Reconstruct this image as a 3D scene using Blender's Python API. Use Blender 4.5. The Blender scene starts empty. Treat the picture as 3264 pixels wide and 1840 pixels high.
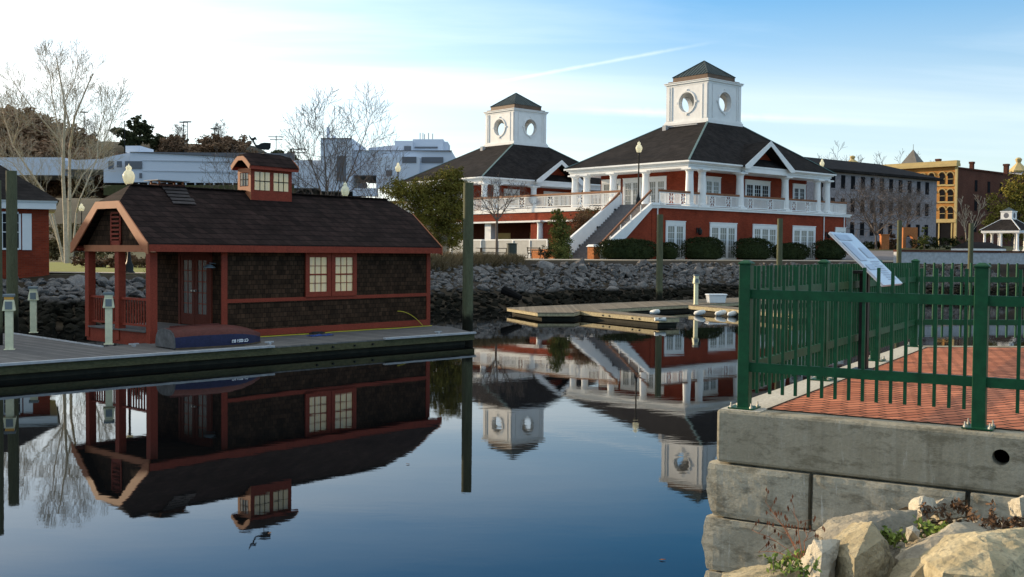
import bpy, bmesh, math, random
from mathutils import Vector, Matrix, noise
random.seed(7)
R = math.radians
C = bpy.context.scene.collection
EYE = 2.7                       # eye height over the water (water is z = 0)
FPX = 3400.0                    # focal length, in units where the picture is 3264 wide
# ------------------------------------------------------------------ camera
PITCH = math.atan(115.4/FPX); ROLL = .0084
cF = Vector((0, math.cos(PITCH), -math.sin(PITCH)))
_u = Vector((0, math.sin(PITCH), math.cos(PITCH))); _r = Vector((1, 0, 0))
cR = _r*math.cos(ROLL) + _u*math.sin(ROLL); cU = _u*math.cos(ROLL) - _r*math.sin(ROLL)
EYEP = Vector((0, 0, EYE))
def ray(x, y): return cF + cR*((x-1632)/FPX) - cU*((y-920)/FPX)
def G(x, y, z):                 # survey: where a sight line meets level z
    d = ray(x, y); return EYEP + d*((z-EYE)/d.z)
def V(x, y, Y):                 # survey: point at distance Y
    d = ray(x, y); return EYEP + d*(Y/d.y)
class Fr:                       # local frame of a building
    def __init__(s, o, yaw):
        s.o = Vector(o); s.yaw = R(yaw); a = s.yaw
        s.ex = Vector((math.cos(a), math.sin(a), 0)); s.ey = Vector((-math.sin(a), math.cos(a), 0))
    def loc(s, P): v = Vector(P)-s.o; return Vector((v.dot(s.ex), v.dot(s.ey), v.z))
    def w(s, x, y, z): return s.o + s.ex*x + s.ey*y + Vector((0, 0, z))
    def fy(s, px, py, y0):
        d = ray(px, py); c = s.loc(EYEP); dd = Vector((d.dot(s.ex), d.dot(s.ey), d.z)); return c + dd*((y0-c.y)/dd.y)
    def fx(s, px, py, x0):
        d = ray(px, py); c = s.loc(EYEP); dd = Vector((d.dot(s.ex), d.dot(s.ey), d.z)); return c + dd*((x0-c.x)/dd.x)
cam = bpy.data.cameras.new('camera'); co = bpy.data.objects.new('camera', cam); C.objects.link(co)
cam.sensor_width = 36; cam.lens = 36*FPX/3264; cam.clip_start = .05; cam.clip_end = 8000
co.matrix_world = Matrix.Translation(EYEP) @ Matrix((cR, cU, -cF)).transposed().to_4x4()
bpy.context.scene.camera = co

# ------------------------------------------------------------------ materials
MATS = {}
def nd(nt, t, **kw):
    n = nt.nodes.new(t)
    for k, v in kw.items():
        if k in n.inputs.keys(): n.inputs[k].default_value = v
        else: setattr(n, k, v)
    return n
def c4(c): return (c[0], c[1], c[2], 1)
def mulc(c, k): return tuple(min(1, x*k) for x in c)
def base(name, rough=.7, spec=.3, metal=0):
    m = bpy.data.materials.new(name); m.use_nodes = True; nt = m.node_tree
    b = nt.nodes['Principled BSDF']; b.inputs['Roughness'].default_value = rough
    b.inputs['Specular IOR Level'].default_value = spec; b.inputs['Metallic'].default_value = metal
    MATS[name] = m; return m, nt, b
def mixc(nt, fac, a, b):
    n = nt.nodes.new('ShaderNodeMix'); n.data_type = 'RGBA'
    for sock, v in ((n.inputs[0], fac), (n.inputs[6], a), (n.inputs[7], b)):
        if hasattr(v, 'is_linked') or hasattr(v, 'links'): nt.links.new(v, sock)
        elif isinstance(v, (int, float)): sock.default_value = v
        else: sock.default_value = c4(v)
    return n.outputs[2]
def ramp(nt, src, lo, hi, a=0., b=1.):
    n = nt.nodes.new('ShaderNodeMapRange'); n.clamp = True
    n.inputs[1].default_value = lo; n.inputs[2].default_value = hi; n.inputs[3].default_value = a; n.inputs[4].default_value = b
    nt.links.new(src, n.inputs[0]); return n.outputs[0]
def noisen(nt, vec, scale, detail=4, rough=.6):
    n = nd(nt, 'ShaderNodeTexNoise', Scale=scale, Detail=detail, Roughness=rough)
    nt.links.new(vec, n.inputs['Vector']); return n.outputs[0]
def mapping(nt, vec, sc=(1, 1, 1), rot=(0, 0, 0)):
    n = nt.nodes.new('ShaderNodeMapping'); n.inputs['Scale'].default_value = sc; n.inputs['Rotation'].default_value = rot
    nt.links.new(vec, n.inputs['Vector']); return n.outputs[0]
def bump(nt, b, h, strength, dist=.02):
    n = nd(nt, 'ShaderNodeBump', Strength=strength, Distance=dist); nt.links.new(h, n.inputs['Height']); nt.links.new(n.outputs[0], b.inputs['Normal'])
def tc(nt, k='Object'): return nt.nodes.new('ShaderNodeTexCoord').outputs[k]
def geo(nt, k='Position'): return nt.nodes.new('ShaderNodeNewGeometry').outputs[k]

def plain(name, col, rough=.7, var=.2, scale=3, bmp=0, spec=.16, metal=0, col2=None, sc3=(1, 1, 1), fine=0):
    m, nt, b = base(name, rough, spec, metal)
    v = mapping(nt, tc(nt), sc3)
    n = ramp(nt, noisen(nt, v, scale, 5), .3, .7)
    out = mixc(nt, n, mulc(col, 1-var), col2 if col2 else mulc(col, 1+var))
    if fine:
        n2 = ramp(nt, noisen(nt, v, fine, 3), .35, .65)
        o2 = mixc(nt, n2, mulc(col, .6), mulc(col, 1.35)); out = mixc(nt, .45, out, o2)
    nt.links.new(out, b.inputs['Base Color'])
    if bmp: bump(nt, b, noisen(nt, v, fine or scale*6, 4), bmp)
    return m
def bricky(name, c1, c2, mortar, bw=.22, bh=.075, ms=.008, plane='xz', rough=.85, bmp=.3, var=.25, vs=.5, rot=0):
    m, nt, b = base(name, rough, .06)
    s = nt.nodes.new('ShaderNodeSeparateXYZ'); nt.links.new(mapping(nt, tc(nt), rot=(0, 0, rot)), s.inputs[0])
    cmb = nt.nodes.new('ShaderNodeCombineXYZ')
    if plane == 'xz':
        a = nd(nt, 'ShaderNodeMath', operation='ADD'); nt.links.new(s.outputs[0], a.inputs[0]); nt.links.new(s.outputs[1], a.inputs[1])
        nt.links.new(a.outputs[0], cmb.inputs[0]); nt.links.new(s.outputs[2], cmb.inputs[1])
    else:
        nt.links.new(s.outputs[0], cmb.inputs[0]); nt.links.new(s.outputs[1], cmb.inputs[1])
    br = nd(nt, 'ShaderNodeTexBrick', Scale=1.0); br.inputs['Mortar Size'].default_value = ms
    br.inputs['Brick Width'].default_value = bw; br.inputs['Row Height'].default_value = bh; br.inputs['Mortar Smooth'].default_value = .3
    br.inputs['Color1'].default_value = c4(c1); br.inputs['Color2'].default_value = c4(c2); br.inputs['Mortar'].default_value = c4(mortar)
    nt.links.new(cmb.outputs[0], br.inputs['Vector'])
    n = ramp(nt, noisen(nt, tc(nt), vs, 6), .3, .7, 1-var, 1+var)
    mx = nt.nodes.new('ShaderNodeMix'); mx.data_type = 'RGBA'; mx.blend_type = 'MULTIPLY'; mx.inputs[0].default_value = 1
    nt.links.new(br.outputs[0], mx.inputs[6]); nt.links.new(n, mx.inputs[7]); nt.links.new(mx.outputs[2], b.inputs['Base Color'])
    if bmp: bump(nt, b, br.outputs[0], bmp, .01)
    return m

plain('white_paint', (.72, .73, .72), .5, .06, 1.5)
plain('white_old', (.62, .64, .6), .6, .14, 4, col2=(.7, .7, .66))
plain('red_trim', (.24, .042, .022), .6, .16, 3, fine=25)
plain('door_red', (.13, .03, .017), .6, .2, 3, fine=20)
plain('pale_trim', (.40, .15, .07), .55, .1, 3)  # lighter, more orange tone than the other trim
plain('handrail', (.2, .085, .04), .5, .2, 4)
plain('roof_copper', (.04, .058, .058), .5, .25, 1.5)
plain('copper_brown', (.14, .09, .06), .5, .25, 2)
plain('flashing', (.13, .2, .19), .5, .15, 3)
bricky('brick_wall', (.25, .043, .019), (.18, .03, .014), (.15, .06, .04), .21, .075, .006, bmp=0)
bricky('brick_dark', (.09, .032, .02), (.065, .022, .015), (.08, .04, .03), .21, .075, .006, bmp=0)
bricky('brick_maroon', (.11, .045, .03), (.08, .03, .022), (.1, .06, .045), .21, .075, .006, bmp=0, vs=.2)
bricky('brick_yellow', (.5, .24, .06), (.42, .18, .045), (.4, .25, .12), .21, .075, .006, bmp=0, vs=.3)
bricky('shingle_wall', (.065, .036, .021), (.03, .018, .011), (.012, .008, .006), .14, .13, .008, bmp=.5, var=.35, vs=3)
bricky('shingle_roof', (.036, .022, .019), (.018, .012, .0105), (.008, .0055, .005), .25, .14, .01, bmp=.5, var=.35, vs=2)
bricky('asphalt_roof', (.030, .026, .024), (.017, .015, .0145), (.011, .010, .010), .3, .14, .01, bmp=.3, var=.3, vs=.7)
bricky('plaza_brick', (.60, .22, .12), (.42, .145, .08), (.045, .028, .02), .2, .1, .011, plane='xy', bmp=.5, var=.22, vs=1.2, rot=R(-58))
plain('flash_dark', (.045, .038, .037), .6, .3, 6)
plain('lead_grey', (.25, .26, .27), .6, .3, 6)
plain('black_metal', (.012, .014, .014), .45, .2, 5)
plain('dark_green_metal', (.02, .035, .028), .5, .2, 5)
plain('concrete', (.34, .33, .29), .9, .15, 2, .15, fine=30)
plain('concrete_sun_tint', (.5, .46, .37), .9, .12, 2, .15, fine=40)  # kerb concrete with sunlight put into its colour
plain('path_paving', (.4, .34, .26), .95, .12, 1, 0, fine=8)
plain('road_grey', (.16, .15, .15), .95, .12, .5, 0, fine=5)
plain('soil', (.035, .026, .015), .95, .35, 2, .4, fine=12)
plain('lawn', (.16, .17, .03), .95, .25, .6, .1, fine=9)
plain('field', (.07, .07, .03), .95, .3, .1, 0, fine=2)
plain('hill_ground', (.05, .045, .028), .95, .4, .03, 0, fine=.4)
plain('piling_wood', (.10, .105, .06), .85, .3, 5, .5, sc3=(3, 3, .35), fine=30)
_p = MATS['piling_wood'].node_tree; _b = _p.nodes['Principled BSDF']; _l = _b.inputs['Base Color'].links[0].from_socket
_s = _p.nodes.new('ShaderNodeSeparateXYZ'); _q = geo(_p); _p.links.new(_q, _s.inputs[0]); _a = _p.nodes.new('ShaderNodeMath'); _a.operation = 'MULTIPLY_ADD'; _p.links.new(noisen(_p, _q, 6, 4), _a.inputs[0]); _a.inputs[1].default_value = -.5; _p.links.new(_s.outputs[2], _a.inputs[2])
_p.links.new(mixc(_p, ramp(_p, _a.outputs[0], .35, .6), (.012, .012, .007), _l), _b.inputs['Base Color'])
plain('globe_glass', (.85, .85, .72), .3, .05, 3)
_g = MATS['globe_glass'].node_tree; _tr = _g.nodes.new('ShaderNodeBsdfTranslucent'); _tr.inputs[0].default_value = (.95, .93, .78, 1)
_mx = _g.nodes.new('ShaderNodeMixShader'); _mx.inputs[0].default_value = .6; _g.links.new(_g.nodes['Principled BSDF'].outputs[0], _mx.inputs[1]); _g.links.new(_tr.outputs[0], _mx.inputs[2])
_g.links.new(_mx.outputs[0], [n for n in _g.nodes if n.type == 'OUTPUT_MATERIAL'][0].inputs[0])
plain('pvc_white', (.66, .64, .44), .5, .12, 8)
plain('pedestal_grey', (.16, .19, .2), .5, .1, 5)
plain('amber_lens', (.7, .35, .08), .4, .1, 5)
plain('boat_red', (.09, .026, .02), .55, .25, 3, fine=20)
plain('boat_blue', (.018, .02, .055), .5, .25, 4, fine=20)
plain('transom_grey', (.10, .10, .10), .7, .4, 6)
plain('hose_yellow', (.5, .42, .04), .5, .1, 5)
plain('rope_dark', (.03, .03, .028), .8, .2, 8)
plain('tarp_blue', (.03, .06, .2), .7, .3, 6)
plain('letters_white', (.75, .77, .8), .6, .05, 3)
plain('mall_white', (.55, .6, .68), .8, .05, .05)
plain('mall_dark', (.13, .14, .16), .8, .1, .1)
plain('stone_mill', (.27, .24, .245), .9, .14, .25, 0, fine=2.5)
plain('window_dark', (.014, .014, .016), .9, .2, 1, spec=.02)
plain('curtain_glass', (.19, .2, .18), .25, .18, 6, spec=.5, sc3=(3, 3, .2))
plain('door_glass', (.09, .09, .085), .25, .4, 6, spec=.4, sc3=(3, 3, .2))
plain('interior_dark', (.018, .014, .012), .8, .3, 1)
plain('orange_brick', (.42, .16, .06), .9, .2, 1, fine=8)
plain('stone_trim', (.48, .37, .17), .8, .1, 1)
plain('slate', (.16, .15, .13), .7, .2, 1)
plain('hole_black', (.003, .003, .003), .9, .1, 5)
plain('steel_bolt', (.5, .48, .42), .4, .2, 30, metal=.6)
plain('bin_green', (.04, .05, .045), .6, .2, 5)
plain('bench_wood', (.1, .07, .045), .8, .3, 6)
plain('twig_red', (.2, .08, .04), .8, .3, 10)
plain('rust', (.22, .13, .04), .9, .4, 10)

def blind(name='blind_glass'):
    m, nt, b = base(name, .12, .6)
    v = mapping(nt, tc(nt), (2, 2, .15))
    nt.links.new(mixc(nt, ramp(nt, noisen(nt, v, 5, 3), .35, .65), (.95, .66, .32), (.8, .6, .38)), b.inputs['Base Color']); return m
blind()

def leafmat(name, dark, light, scale=.8, trans=.25):
    m, nt, b = base(name, .8, .05)
    n = ramp(nt, noisen(nt, tc(nt), scale, 3), .35, .65)
    n2 = ramp(nt, noisen(nt, tc(nt), scale*9, 2), .3, .7)
    c = mixc(nt, n, dark, light); c = mixc(nt, n2, c, mulc(light, 1.25)); 
    nt.links.new(mixc(nt, .35, mixc(nt, n, dark, light), c), b.inputs['Base Color']); return m
leafmat('leaf_evergreen', (.045, .045, .012), (.19, .165, .035), .6)
leafmat('leaf_cone', (.05, .065, .018), (.13, .14, .04), 1.5)
leafmat('leaf_hedge', (.014, .02, .008), (.03, .04, .014), 2)
leafmat('leaf_pine', (.03, .038, .018), (.07, .075, .035), .25)
leafmat('leaf_brown', (.14, .085, .055), (.28, .18, .11), .15)
leafmat('leaf_scrub', (.07, .05, .025), (.15, .12, .05), .5)
leafmat('leaf_rust', (.09, .045, .025), (.15, .09, .05), .8)
leafmat('leaf_gold', (.12, .11, .02), (.22, .18, .04), .4)
leafmat('leaf_weed', (.1, .14, .03), (.2, .26, .06), 8)
leafmat('dry_grass', (.11, .08, .045), (.2, .15, .08), 1)
plain('bark_birch', (.42, .36, .27), .8, .3, 4, .1, fine=14)
plain('bark_grey', (.13, .105, .09), .85, .3, 3, .1, fine=12)
plain('bark_pale', (.4, .33, .24), .85, .25, 3)

def rockmat(name, a, b_, c, tide=False, scale=1.2, bmp=.7):
    m, nt, b = base(name, .95, .05)
    v = tc(nt)
    col = mixc(nt, ramp(nt, noisen(nt, v, scale, 6), .3, .7), a, b_)
    col = mixc(nt, ramp(nt, noisen(nt, v, scale*4, 5, .7), .5, .75), col, c)
    rnd = nt.nodes.new('ShaderNodeObjectInfo').outputs['Random']
    col = mixc(nt, ramp(nt, rnd, 0, 1, 0, .45), col, mulc(c, 1.1))
    if tide:
        s = nt.nodes.new('ShaderNodeSeparateXYZ'); p = geo(nt); nt.links.new(p, s.inputs[0])
        ad = nd(nt, 'ShaderNodeMath', operation='MULTIPLY_ADD'); nt.links.new(noisen(nt, p, .35, 5), ad.inputs[0]); ad.inputs[1].default_value = -.9; nt.links.new(s.outputs[2], ad.inputs[2])
        t = ramp(nt, ad.outputs[0], .25, .5)
        col = mixc(nt, t, (.014, .013, .009), col)
    nt.links.new(col, b.inputs['Base Color']); bump(nt, b, noisen(nt, v, scale*5, 8, .7), bmp, .03)
    return m
rockmat('riprap', (.035, .031, .028), (.12, .112, .105), (.32, .30, .28), tide=True, scale=2.2)
rockmat('boulder_yellow', (.28, .235, .14), (.60, .52, .34), (.13, .11, .08), scale=5, bmp=.8)
rockmat('boulder_white', (.55, .5, .38), (.75, .69, .55), (.28, .25, .2), scale=4, bmp=1)
rockmat('boulder_grey', (.28, .25, .2), (.55, .49, .36), (.16, .15, .12), scale=3.5, bmp=1)

def mth2(nt, a, b, op='MULTIPLY'):
    n = nd(nt, 'ShaderNodeMath', operation=op)
    for i, x in enumerate((a, b)):
        if isinstance(x, (int, float)): n.inputs[i].default_value = x
        else: nt.links.new(x, n.inputs[i])
    return n.outputs[0]
def wallmat():                  # weathered seawall concrete: drips and lichen run down it
    m, nt, b = base('seawall_concrete', .95, .05)
    v = tc(nt)
    col = mixc(nt, ramp(nt, noisen(nt, v, 3, 6), .3, .7), (.37, .335, .25), (.52, .475, .365))
    st = ramp(nt, noisen(nt, mapping(nt, v, (9, 9, .7)), 1.2, 6, .7), .52, .72)
    col = mixc(nt, st, col, (.52, .49, .40))
    st2 = ramp(nt, noisen(nt, mapping(nt, v, (5, 5, .3)), 1.7, 4, .6), .55, .75, 0, .6)
    col = mixc(nt, st2, col, (.15, .13, .09))
    f = ramp(nt, noisen(nt, v, 60, 3), .3, .7); col = mixc(nt, ramp(nt, f, 0, 1, 0, .25), col, (.12, .115, .09))
    bl = ramp(nt, noisen(nt, mapping(nt, v, (1, 1, 2.2)), 4.5, 7, .75), .5, .62, 0, .75); col = mixc(nt, bl, col, (.17, .15, .105))
    wt = ramp(nt, noisen(nt, mapping(nt, v, (14, 14, 1.6)), 1.0, 6, .8), .60, .68, 0, .8); col = mixc(nt, wt, col, (.6, .58, .5))
    s = nt.nodes.new('ShaderNodeSeparateXYZ'); nt.links.new(v, s.inputs[0])
    zc = ramp(nt, s.outputs[2], -.40, -.43, 1, 0); col = mixc(nt, mth2(nt, zc, .35), col, (.13, .12, .085))
    rx = mth2(nt, s.outputs[0], -2.015, 'ADD'); rx = mth2(nt, rx, 0, 'ABSOLUTE'); rx = mth2(nt, rx, mth2(nt, noisen(nt, v, 22, 3), .05), 'ADD'); rm = ramp(nt, rx, .045, .075, 1, 0); rz2 = ramp(nt, s.outputs[2], -.3, -.75, 0, .85)
    col = mixc(nt, mth2(nt, rm, rz2), col, (.16, .09, .025))
    nt.links.new(col, b.inputs['Base Color']); bump(nt, b, noisen(nt, v, 25, 8, .7), .8, .012)
wallmat()
def plankmat(name, a, b_, w=.14, rot=0.):
    m, nt, b = base(name, .9, .05)
    v = mapping(nt, tc(nt), rot=(0, 0, rot))
    s = nt.nodes.new('ShaderNodeSeparateXYZ'); nt.links.new(v, s.inputs[0])
    d = nd(nt, 'ShaderNodeMath', operation='DIVIDE'); nt.links.new(s.outputs[0], d.inputs[0]); d.inputs[1].default_value = w
    fr = nd(nt, 'ShaderNodeMath', operation='FRACT'); nt.links.new(d.outputs[0], fr.inputs[0])
    fl = nd(nt, 'ShaderNodeMath', operation='FLOOR'); nt.links.new(d.outputs[0], fl.inputs[0])
    wn = nd(nt, 'ShaderNodeTexWhiteNoise', noise_dimensions='1D'); nt.links.new(fl.outputs[0], wn.inputs['W'])
    col = mixc(nt, wn.outputs[0], a, b_)
    col = mixc(nt, ramp(nt, noisen(nt, v, 3, 5), .3, .7, 0, .5), col, mulc(a, .6))
    col = mixc(nt, ramp(nt, fr.outputs[0], .0, .07, .85, 0), col, (.02, .018, .015))
    nt.links.new(col, b.inputs['Base Color'])
plankmat('planks_grey', (.13, .125, .12), (.20, .19, .175))
plankmat('planks_warm', (.17, .145, .11), (.26, .22, .165))
plain('dock_edge', (.085, .08, .04), .9, .3, 3, .3, sc3=(1, 1, 3), fine=12)
plain('dock_edge_pale', (.36, .31, .19), .8, .22, 3, .2, fine=12)
plain('dock_float', (.03, .028, .02), .9, .3, 3)
plain('bumper_white', (.38, .39, .4), .6, .2, 5)
def fencemat():
    m, nt, b = base('fence_green', .5, .25)
    nt.links.new(mixc(nt, ramp(nt, noisen(nt, tc(nt), 12, 5), .3, .7), (.004, .048, .018), (.007, .085, .032)), b.inputs['Base Color'])
fencemat()
def watermat():
    m, nt, b = base('water', .015, .5)
    b.inputs['IOR'].default_value = 1.33
    b.inputs['Base Color'].default_value = (.003, .0035, .004, 1)
    v = mapping(nt, geo(nt), (1, 1, 1))
    a = noisen(nt, mapping(nt, geo(nt), (.9, 2.6, 1), (0, 0, .15)), .55, 3, .5)
    c = noisen(nt, mapping(nt, geo(nt), (1.6, 3.2, 1), (0, 0, -.3)), 3.0, 3, .5)
    ad = nd(nt, 'ShaderNodeMath', operation='MULTIPLY_ADD'); nt.links.new(c, ad.inputs[0]); ad.inputs[1].default_value = .16; nt.links.new(a, ad.inputs[2])
    patch = ramp(nt, noisen(nt, geo(nt), .09, 3), .35, .7, .35, 1.9); pm = nd(nt, 'ShaderNodeMath', operation='MULTIPLY'); nt.links.new(ad.outputs[0], pm.inputs[0]); nt.links.new(patch, pm.inputs[1]); ad = pm
    bump(nt, b, ad.outputs[0], .2, .005)
watermat(); MATS['water'].node_tree.nodes['Principled BSDF'].inputs['Specular Tint'].default_value = (.8, .93, 1.0, 1)
def M(n): return MATS[n]

# ------------------------------------------------------------------ mesh builder
class MB:
    def __init__(s): s.v = []; s.f = []; s.T = None
    def add(s, vs, fs):
        o = len(s.v)
        s.v += [tuple(s.T(Vector(p))) if s.T else tuple(p) for p in vs]
        s.f += [tuple(o+i for i in f) for f in fs]
    def hexa(s, p): s.add(p, [(0, 3, 2, 1), (4, 5, 6, 7), (0, 1, 5, 4), (1, 2, 6, 5), (2, 3, 7, 6), (3, 0, 4, 7)])
    def box(s, x0, y0, z0, x1, y1, z1):
        x0, x1 = min(x0, x1), max(x0, x1); y0, y1 = min(y0, y1), max(y0, y1); z0, z1 = min(z0, z1), max(z0, z1)
        s.hexa([(x0, y0, z0), (x1, y0, z0), (x1, y1, z0), (x0, y1, z0), (x0, y0, z1), (x1, y0, z1), (x1, y1, z1), (x0, y1, z1)])
    def bar(s, a, b, w, h, up=(0, 0, 1)):
        a = Vector(a); b = Vector(b); d = (b-a).normalized(); u = Vector(up); r_ = d.cross(u).normalized()*(w/2); u = r_.cross(d).normalized()*(h/2)
        s.hexa([a-r_-u, a+r_-u, b+r_-u, b-r_-u, a-r_+u, a+r_+u, b+r_+u, b-r_+u])
    def prism(s, poly, z0, z1):
        n = len(poly); s.add([(x, y, z0) for x, y in poly]+[(x, y, z1) for x, y in poly],
            [tuple(reversed(range(n))), tuple(range(n, 2*n))]+[(i, (i+1) % n, n+(i+1) % n, n+i) for i in range(n)])
    def extr(s, pts, d):          # polygon of 3D points thickened along d
        d = Vector(d); n = len(pts); s.add([Vector(p) for p in pts]+[Vector(p)+d for p in pts],
            [tuple(reversed(range(n))), tuple(range(n, 2*n))]+[(i, (i+1) % n, n+(i+1) % n, n+i) for i in range(n)])
    def tube(s, a, b, ra, rb, n=6, cap=True):
        a = Vector(a); b = Vector(b); d = (b-a)
        if d.length < 1e-6: return
        d.normalize(); t = Vector((1, 0, 0)) if abs(d.x) < .8 else Vector((0, 1, 0)); u = d.cross(t).normalized(); w = d.cross(u)
        vs = []
        for c, r_ in ((a, ra), (b, rb)):
            for i in range(n):
                q = 2*math.pi*i/n; vs.append(c+u*(math.cos(q)*r_)+w*(math.sin(q)*r_))
        fs = [(i, (i+1) % n, n+(i+1) % n, n+i) for i in range(n)]
        if cap: fs += [tuple(reversed(range(n))), tuple(range(n, 2*n))]
        s.add(vs, fs)
    def path(s, pts, r_, n=6):
        for a, b in zip(pts, pts[1:]): s.tube(a, b, r_, r_, n)
    def lathe(s, prof, c=(0, 0, 0), n=16):
        c = Vector(c); vs = []; fs = []
        for r_, z in prof:
            for i in range(n):
                q = 2*math.pi*i/n; vs.append(c+Vector((math.cos(q)*r_, math.sin(q)*r_, z)))
        for k in range(len(prof)-1):
            for i in range(n): fs.append((k*n+i, k*n+(i+1) % n, (k+1)*n+(i+1) % n, (k+1)*n+i))
        fs += [tuple(reversed(range(n))), tuple(range((len(prof)-1)*n, len(prof)*n))]
        s.add(vs, fs)
    def build(s, name, mat, parent=None, smooth=False, bevel=0):
        me = bpy.data.meshes.new(name); me.from_pydata(s.v, [], s.f); me.update()
        me.materials.append(M(mat) if isinstance(mat, str) else mat)
        if smooth: me.polygons.foreach_set('use_smooth', [True]*len(me.polygons))
        o = bpy.data.objects.new(name, me); C.objects.link(o)
        if parent: o.parent = parent
        if bevel:
            b = o.modifiers.new('bevel', 'BEVEL'); b.width = bevel; b.segments = 2; b.limit_method = 'ANGLE'
        return o
def tag(o, label, cat, group=None):
    o['label'] = label; o['category'] = cat
    if group: o['group'] = group
    return o
def thing(name, label, cat, loc=(0, 0, 0), yaw=0., group=None):
    o = bpy.data.objects.new(name, None); C.objects.link(o); o.location = loc; o.rotation_euler = (0, 0, yaw); o.empty_display_size = .3
    return tag(o, label, cat, group)
def struct(o, kind='structure'): o['kind'] = kind; return o
def kids(o): return [c for c in C.objects if c.parent == o]
def dup(root, loc, yaw=None, label=None, scale=None):
    def cp(o, par):
        c = o.copy(); C.objects.link(c); c.parent = par
        for k in kids(o): cp(k, c)
        return c
    r_ = cp(root, root.parent); r_.location = loc
    if yaw is not None: r_.rotation_euler = (0, 0, yaw)
    if label: r_['label'] = label
    if scale: r_.scale = (scale,)*3 if isinstance(scale, (int, float)) else scale
    return r_

# ------------------------------------------------------------------ sky and sun
SUN_AZ = math.atan2(-.86, .51)          # from +Y towards +X
SUN_EL = R(12.5)
w = bpy.data.worlds.new('World'); bpy.context.scene.world = w; w.use_nodes = True
nt = w.node_tree; bg = nt.nodes['Background']
sky = nt.nodes.new('ShaderNodeTexSky'); sky.sky_type = 'NISHITA'; sky.sun_disc = False
sky.sun_elevation = SUN_EL; sky.sun_rotation = SUN_AZ; sky.air_density = 1.0; sky.dust_density = .6; sky.ozone_density = 3.0; sky.altitude = 0
gen = tc(nt, 'Generated')
# cirrus: soft streaks stretched along the horizon, denser low down and towards the sun
sp = nt.nodes.new('ShaderNodeSeparateXYZ'); nt.links.new(gen, sp.inputs[0])
zz = nd(nt, 'ShaderNodeMath', operation='ADD'); nt.links.new(sp.outputs[2], zz.inputs[0]); zz.inputs[1].default_value = .12
dv = nt.nodes.new('ShaderNodeCombineXYZ')
for k in (0, 1):
    q = nd(nt, 'ShaderNodeMath', operation='DIVIDE'); nt.links.new(sp.outputs[k], q.inputs[0]); nt.links.new(zz.outputs[0], q.inputs[1]); nt.links.new(q.outputs[0], dv.inputs[k])
vv = mapping(nt, dv.outputs[0], (.28, 1.1, 1), (0, 0, R(12)))
n1 = nd(nt, 'ShaderNodeTexNoise', Scale=1.0, Detail=7, Roughness=.55, Distortion=.5); nt.links.new(vv, n1.inputs['Vector'])
vv2 = mapping(nt, dv.outputs[0], (.12, .5, 1), (0, 0, R(-20)))
n2 = nd(nt, 'ShaderNodeTexNoise', Scale=1.3, Detail=5, Roughness=.5); nt.links.new(vv2, n2.inputs['Vector'])
dotn = nd(nt, 'ShaderNodeVectorMath', operation='DOT_PRODUCT'); nt.links.new(gen, dotn.inputs[0]); dotn.inputs[1].default_value = (math.sin(SUN_AZ), math.cos(SUN_AZ), .2)
near = ramp(nt, dotn.outputs['Value'], .40, .97, 0, .68)
cl = ramp(nt, n1.outputs[0], .48, .74, 0, .5); cl2 = ramp(nt, n2.outputs[0], .45, .7, 0, .45)
def mth(op, a, b):
    n = nd(nt, 'ShaderNodeMath', operation=op)
    for i, x in enumerate((a, b)):
        if isinstance(x, (int, float)): n.inputs[i].default_value = x
        else: nt.links.new(x, n.inputs[i])
    return n.outputs[0]
dens = mth('ADD', mth('MULTIPLY', mth('ADD', cl, cl2), .6), mth('MULTIPLY', near, mth('ADD', mth('MULTIPLY', n1.outputs[0], 1.7), -.1)))
# two contrails: thin bands along great circles through surveyed sight lines
def contrail(p, q, width, amt, lo, hi):
    a = ray(*p).normalized(); b = ray(*q).normalized(); nrm = a.cross(b).normalized(); t = (b-a).normalized()
    d1 = nd(nt, 'ShaderNodeVectorMath', operation='DOT_PRODUCT'); nt.links.new(gen, d1.inputs[0]); d1.inputs[1].default_value = nrm
    ab = mth('ABSOLUTE', d1.outputs['Value'], 0)
    line = ramp(nt, mth('ADD', ab, mth('MULTIPLY', mth('SUBTRACT', noisen(nt, gen, 60, 4), .5), width*1.2)), width, 0, 0, 1)
    d2 = nd(nt, 'ShaderNodeVectorMath', operation='DOT_PRODUCT'); nt.links.new(gen, d2.inputs[0]); d2.inputs[1].default_value = t
    ta, tb = a.dot(t), b.dot(t); L = tb-ta
    w1 = ramp(nt, d2.outputs['Value'], ta, ta+L*lo, 0, 1); w2 = ramp(nt, d2.outputs['Value'], tb-L*hi, tb, 1, 0)
    return mth('MULTIPLY', mth('MULTIPLY', line, amt), mth('MULTIPLY', w1, w2))
dens = mth('ADD', dens, contrail((1380, 300), (2300, 130), .0022, .34, .5, .25))
dens = mth('ADD', dens, contrail((1780, 345), (2900, 395), .0045, .34, .25, .6))
dens = mth('MINIMUM', mth('ADD', mth('MULTIPLY', mth('ADD', dens, .2), ramp(nt, sp.outputs[2], .14, .32, 1, .2)), ramp(nt, sp.outputs[2], .36, .6, 0, .5)), .94)
cloudcol = mixc(nt, near, (5.8, 6.3, 6.5), (13.0, 12.2, 11.0))
hs = nd(nt, 'ShaderNodeHueSaturation', Saturation=1.25, Value=1.15); _sa = nd(nt, 'ShaderNodeMath', operation='ADD'); nt.links.new(ramp(nt, sp.outputs[2], .14, .32, 1.02, 1.85), _sa.inputs[0]); nt.links.new(ramp(nt, sp.outputs[2], .36, .5, 0, -1.3), _sa.inputs[1]); nt.links.new(_sa.outputs[0], hs.inputs['Saturation']); nt.links.new(sky.outputs[0], hs.inputs['Color']); skyc = hs.outputs[0]
fin = mixc(nt, dens, skyc, cloudcol)
nt.links.new(fin, bg.inputs[0]); bg.inputs[1].default_value = .15
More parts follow.
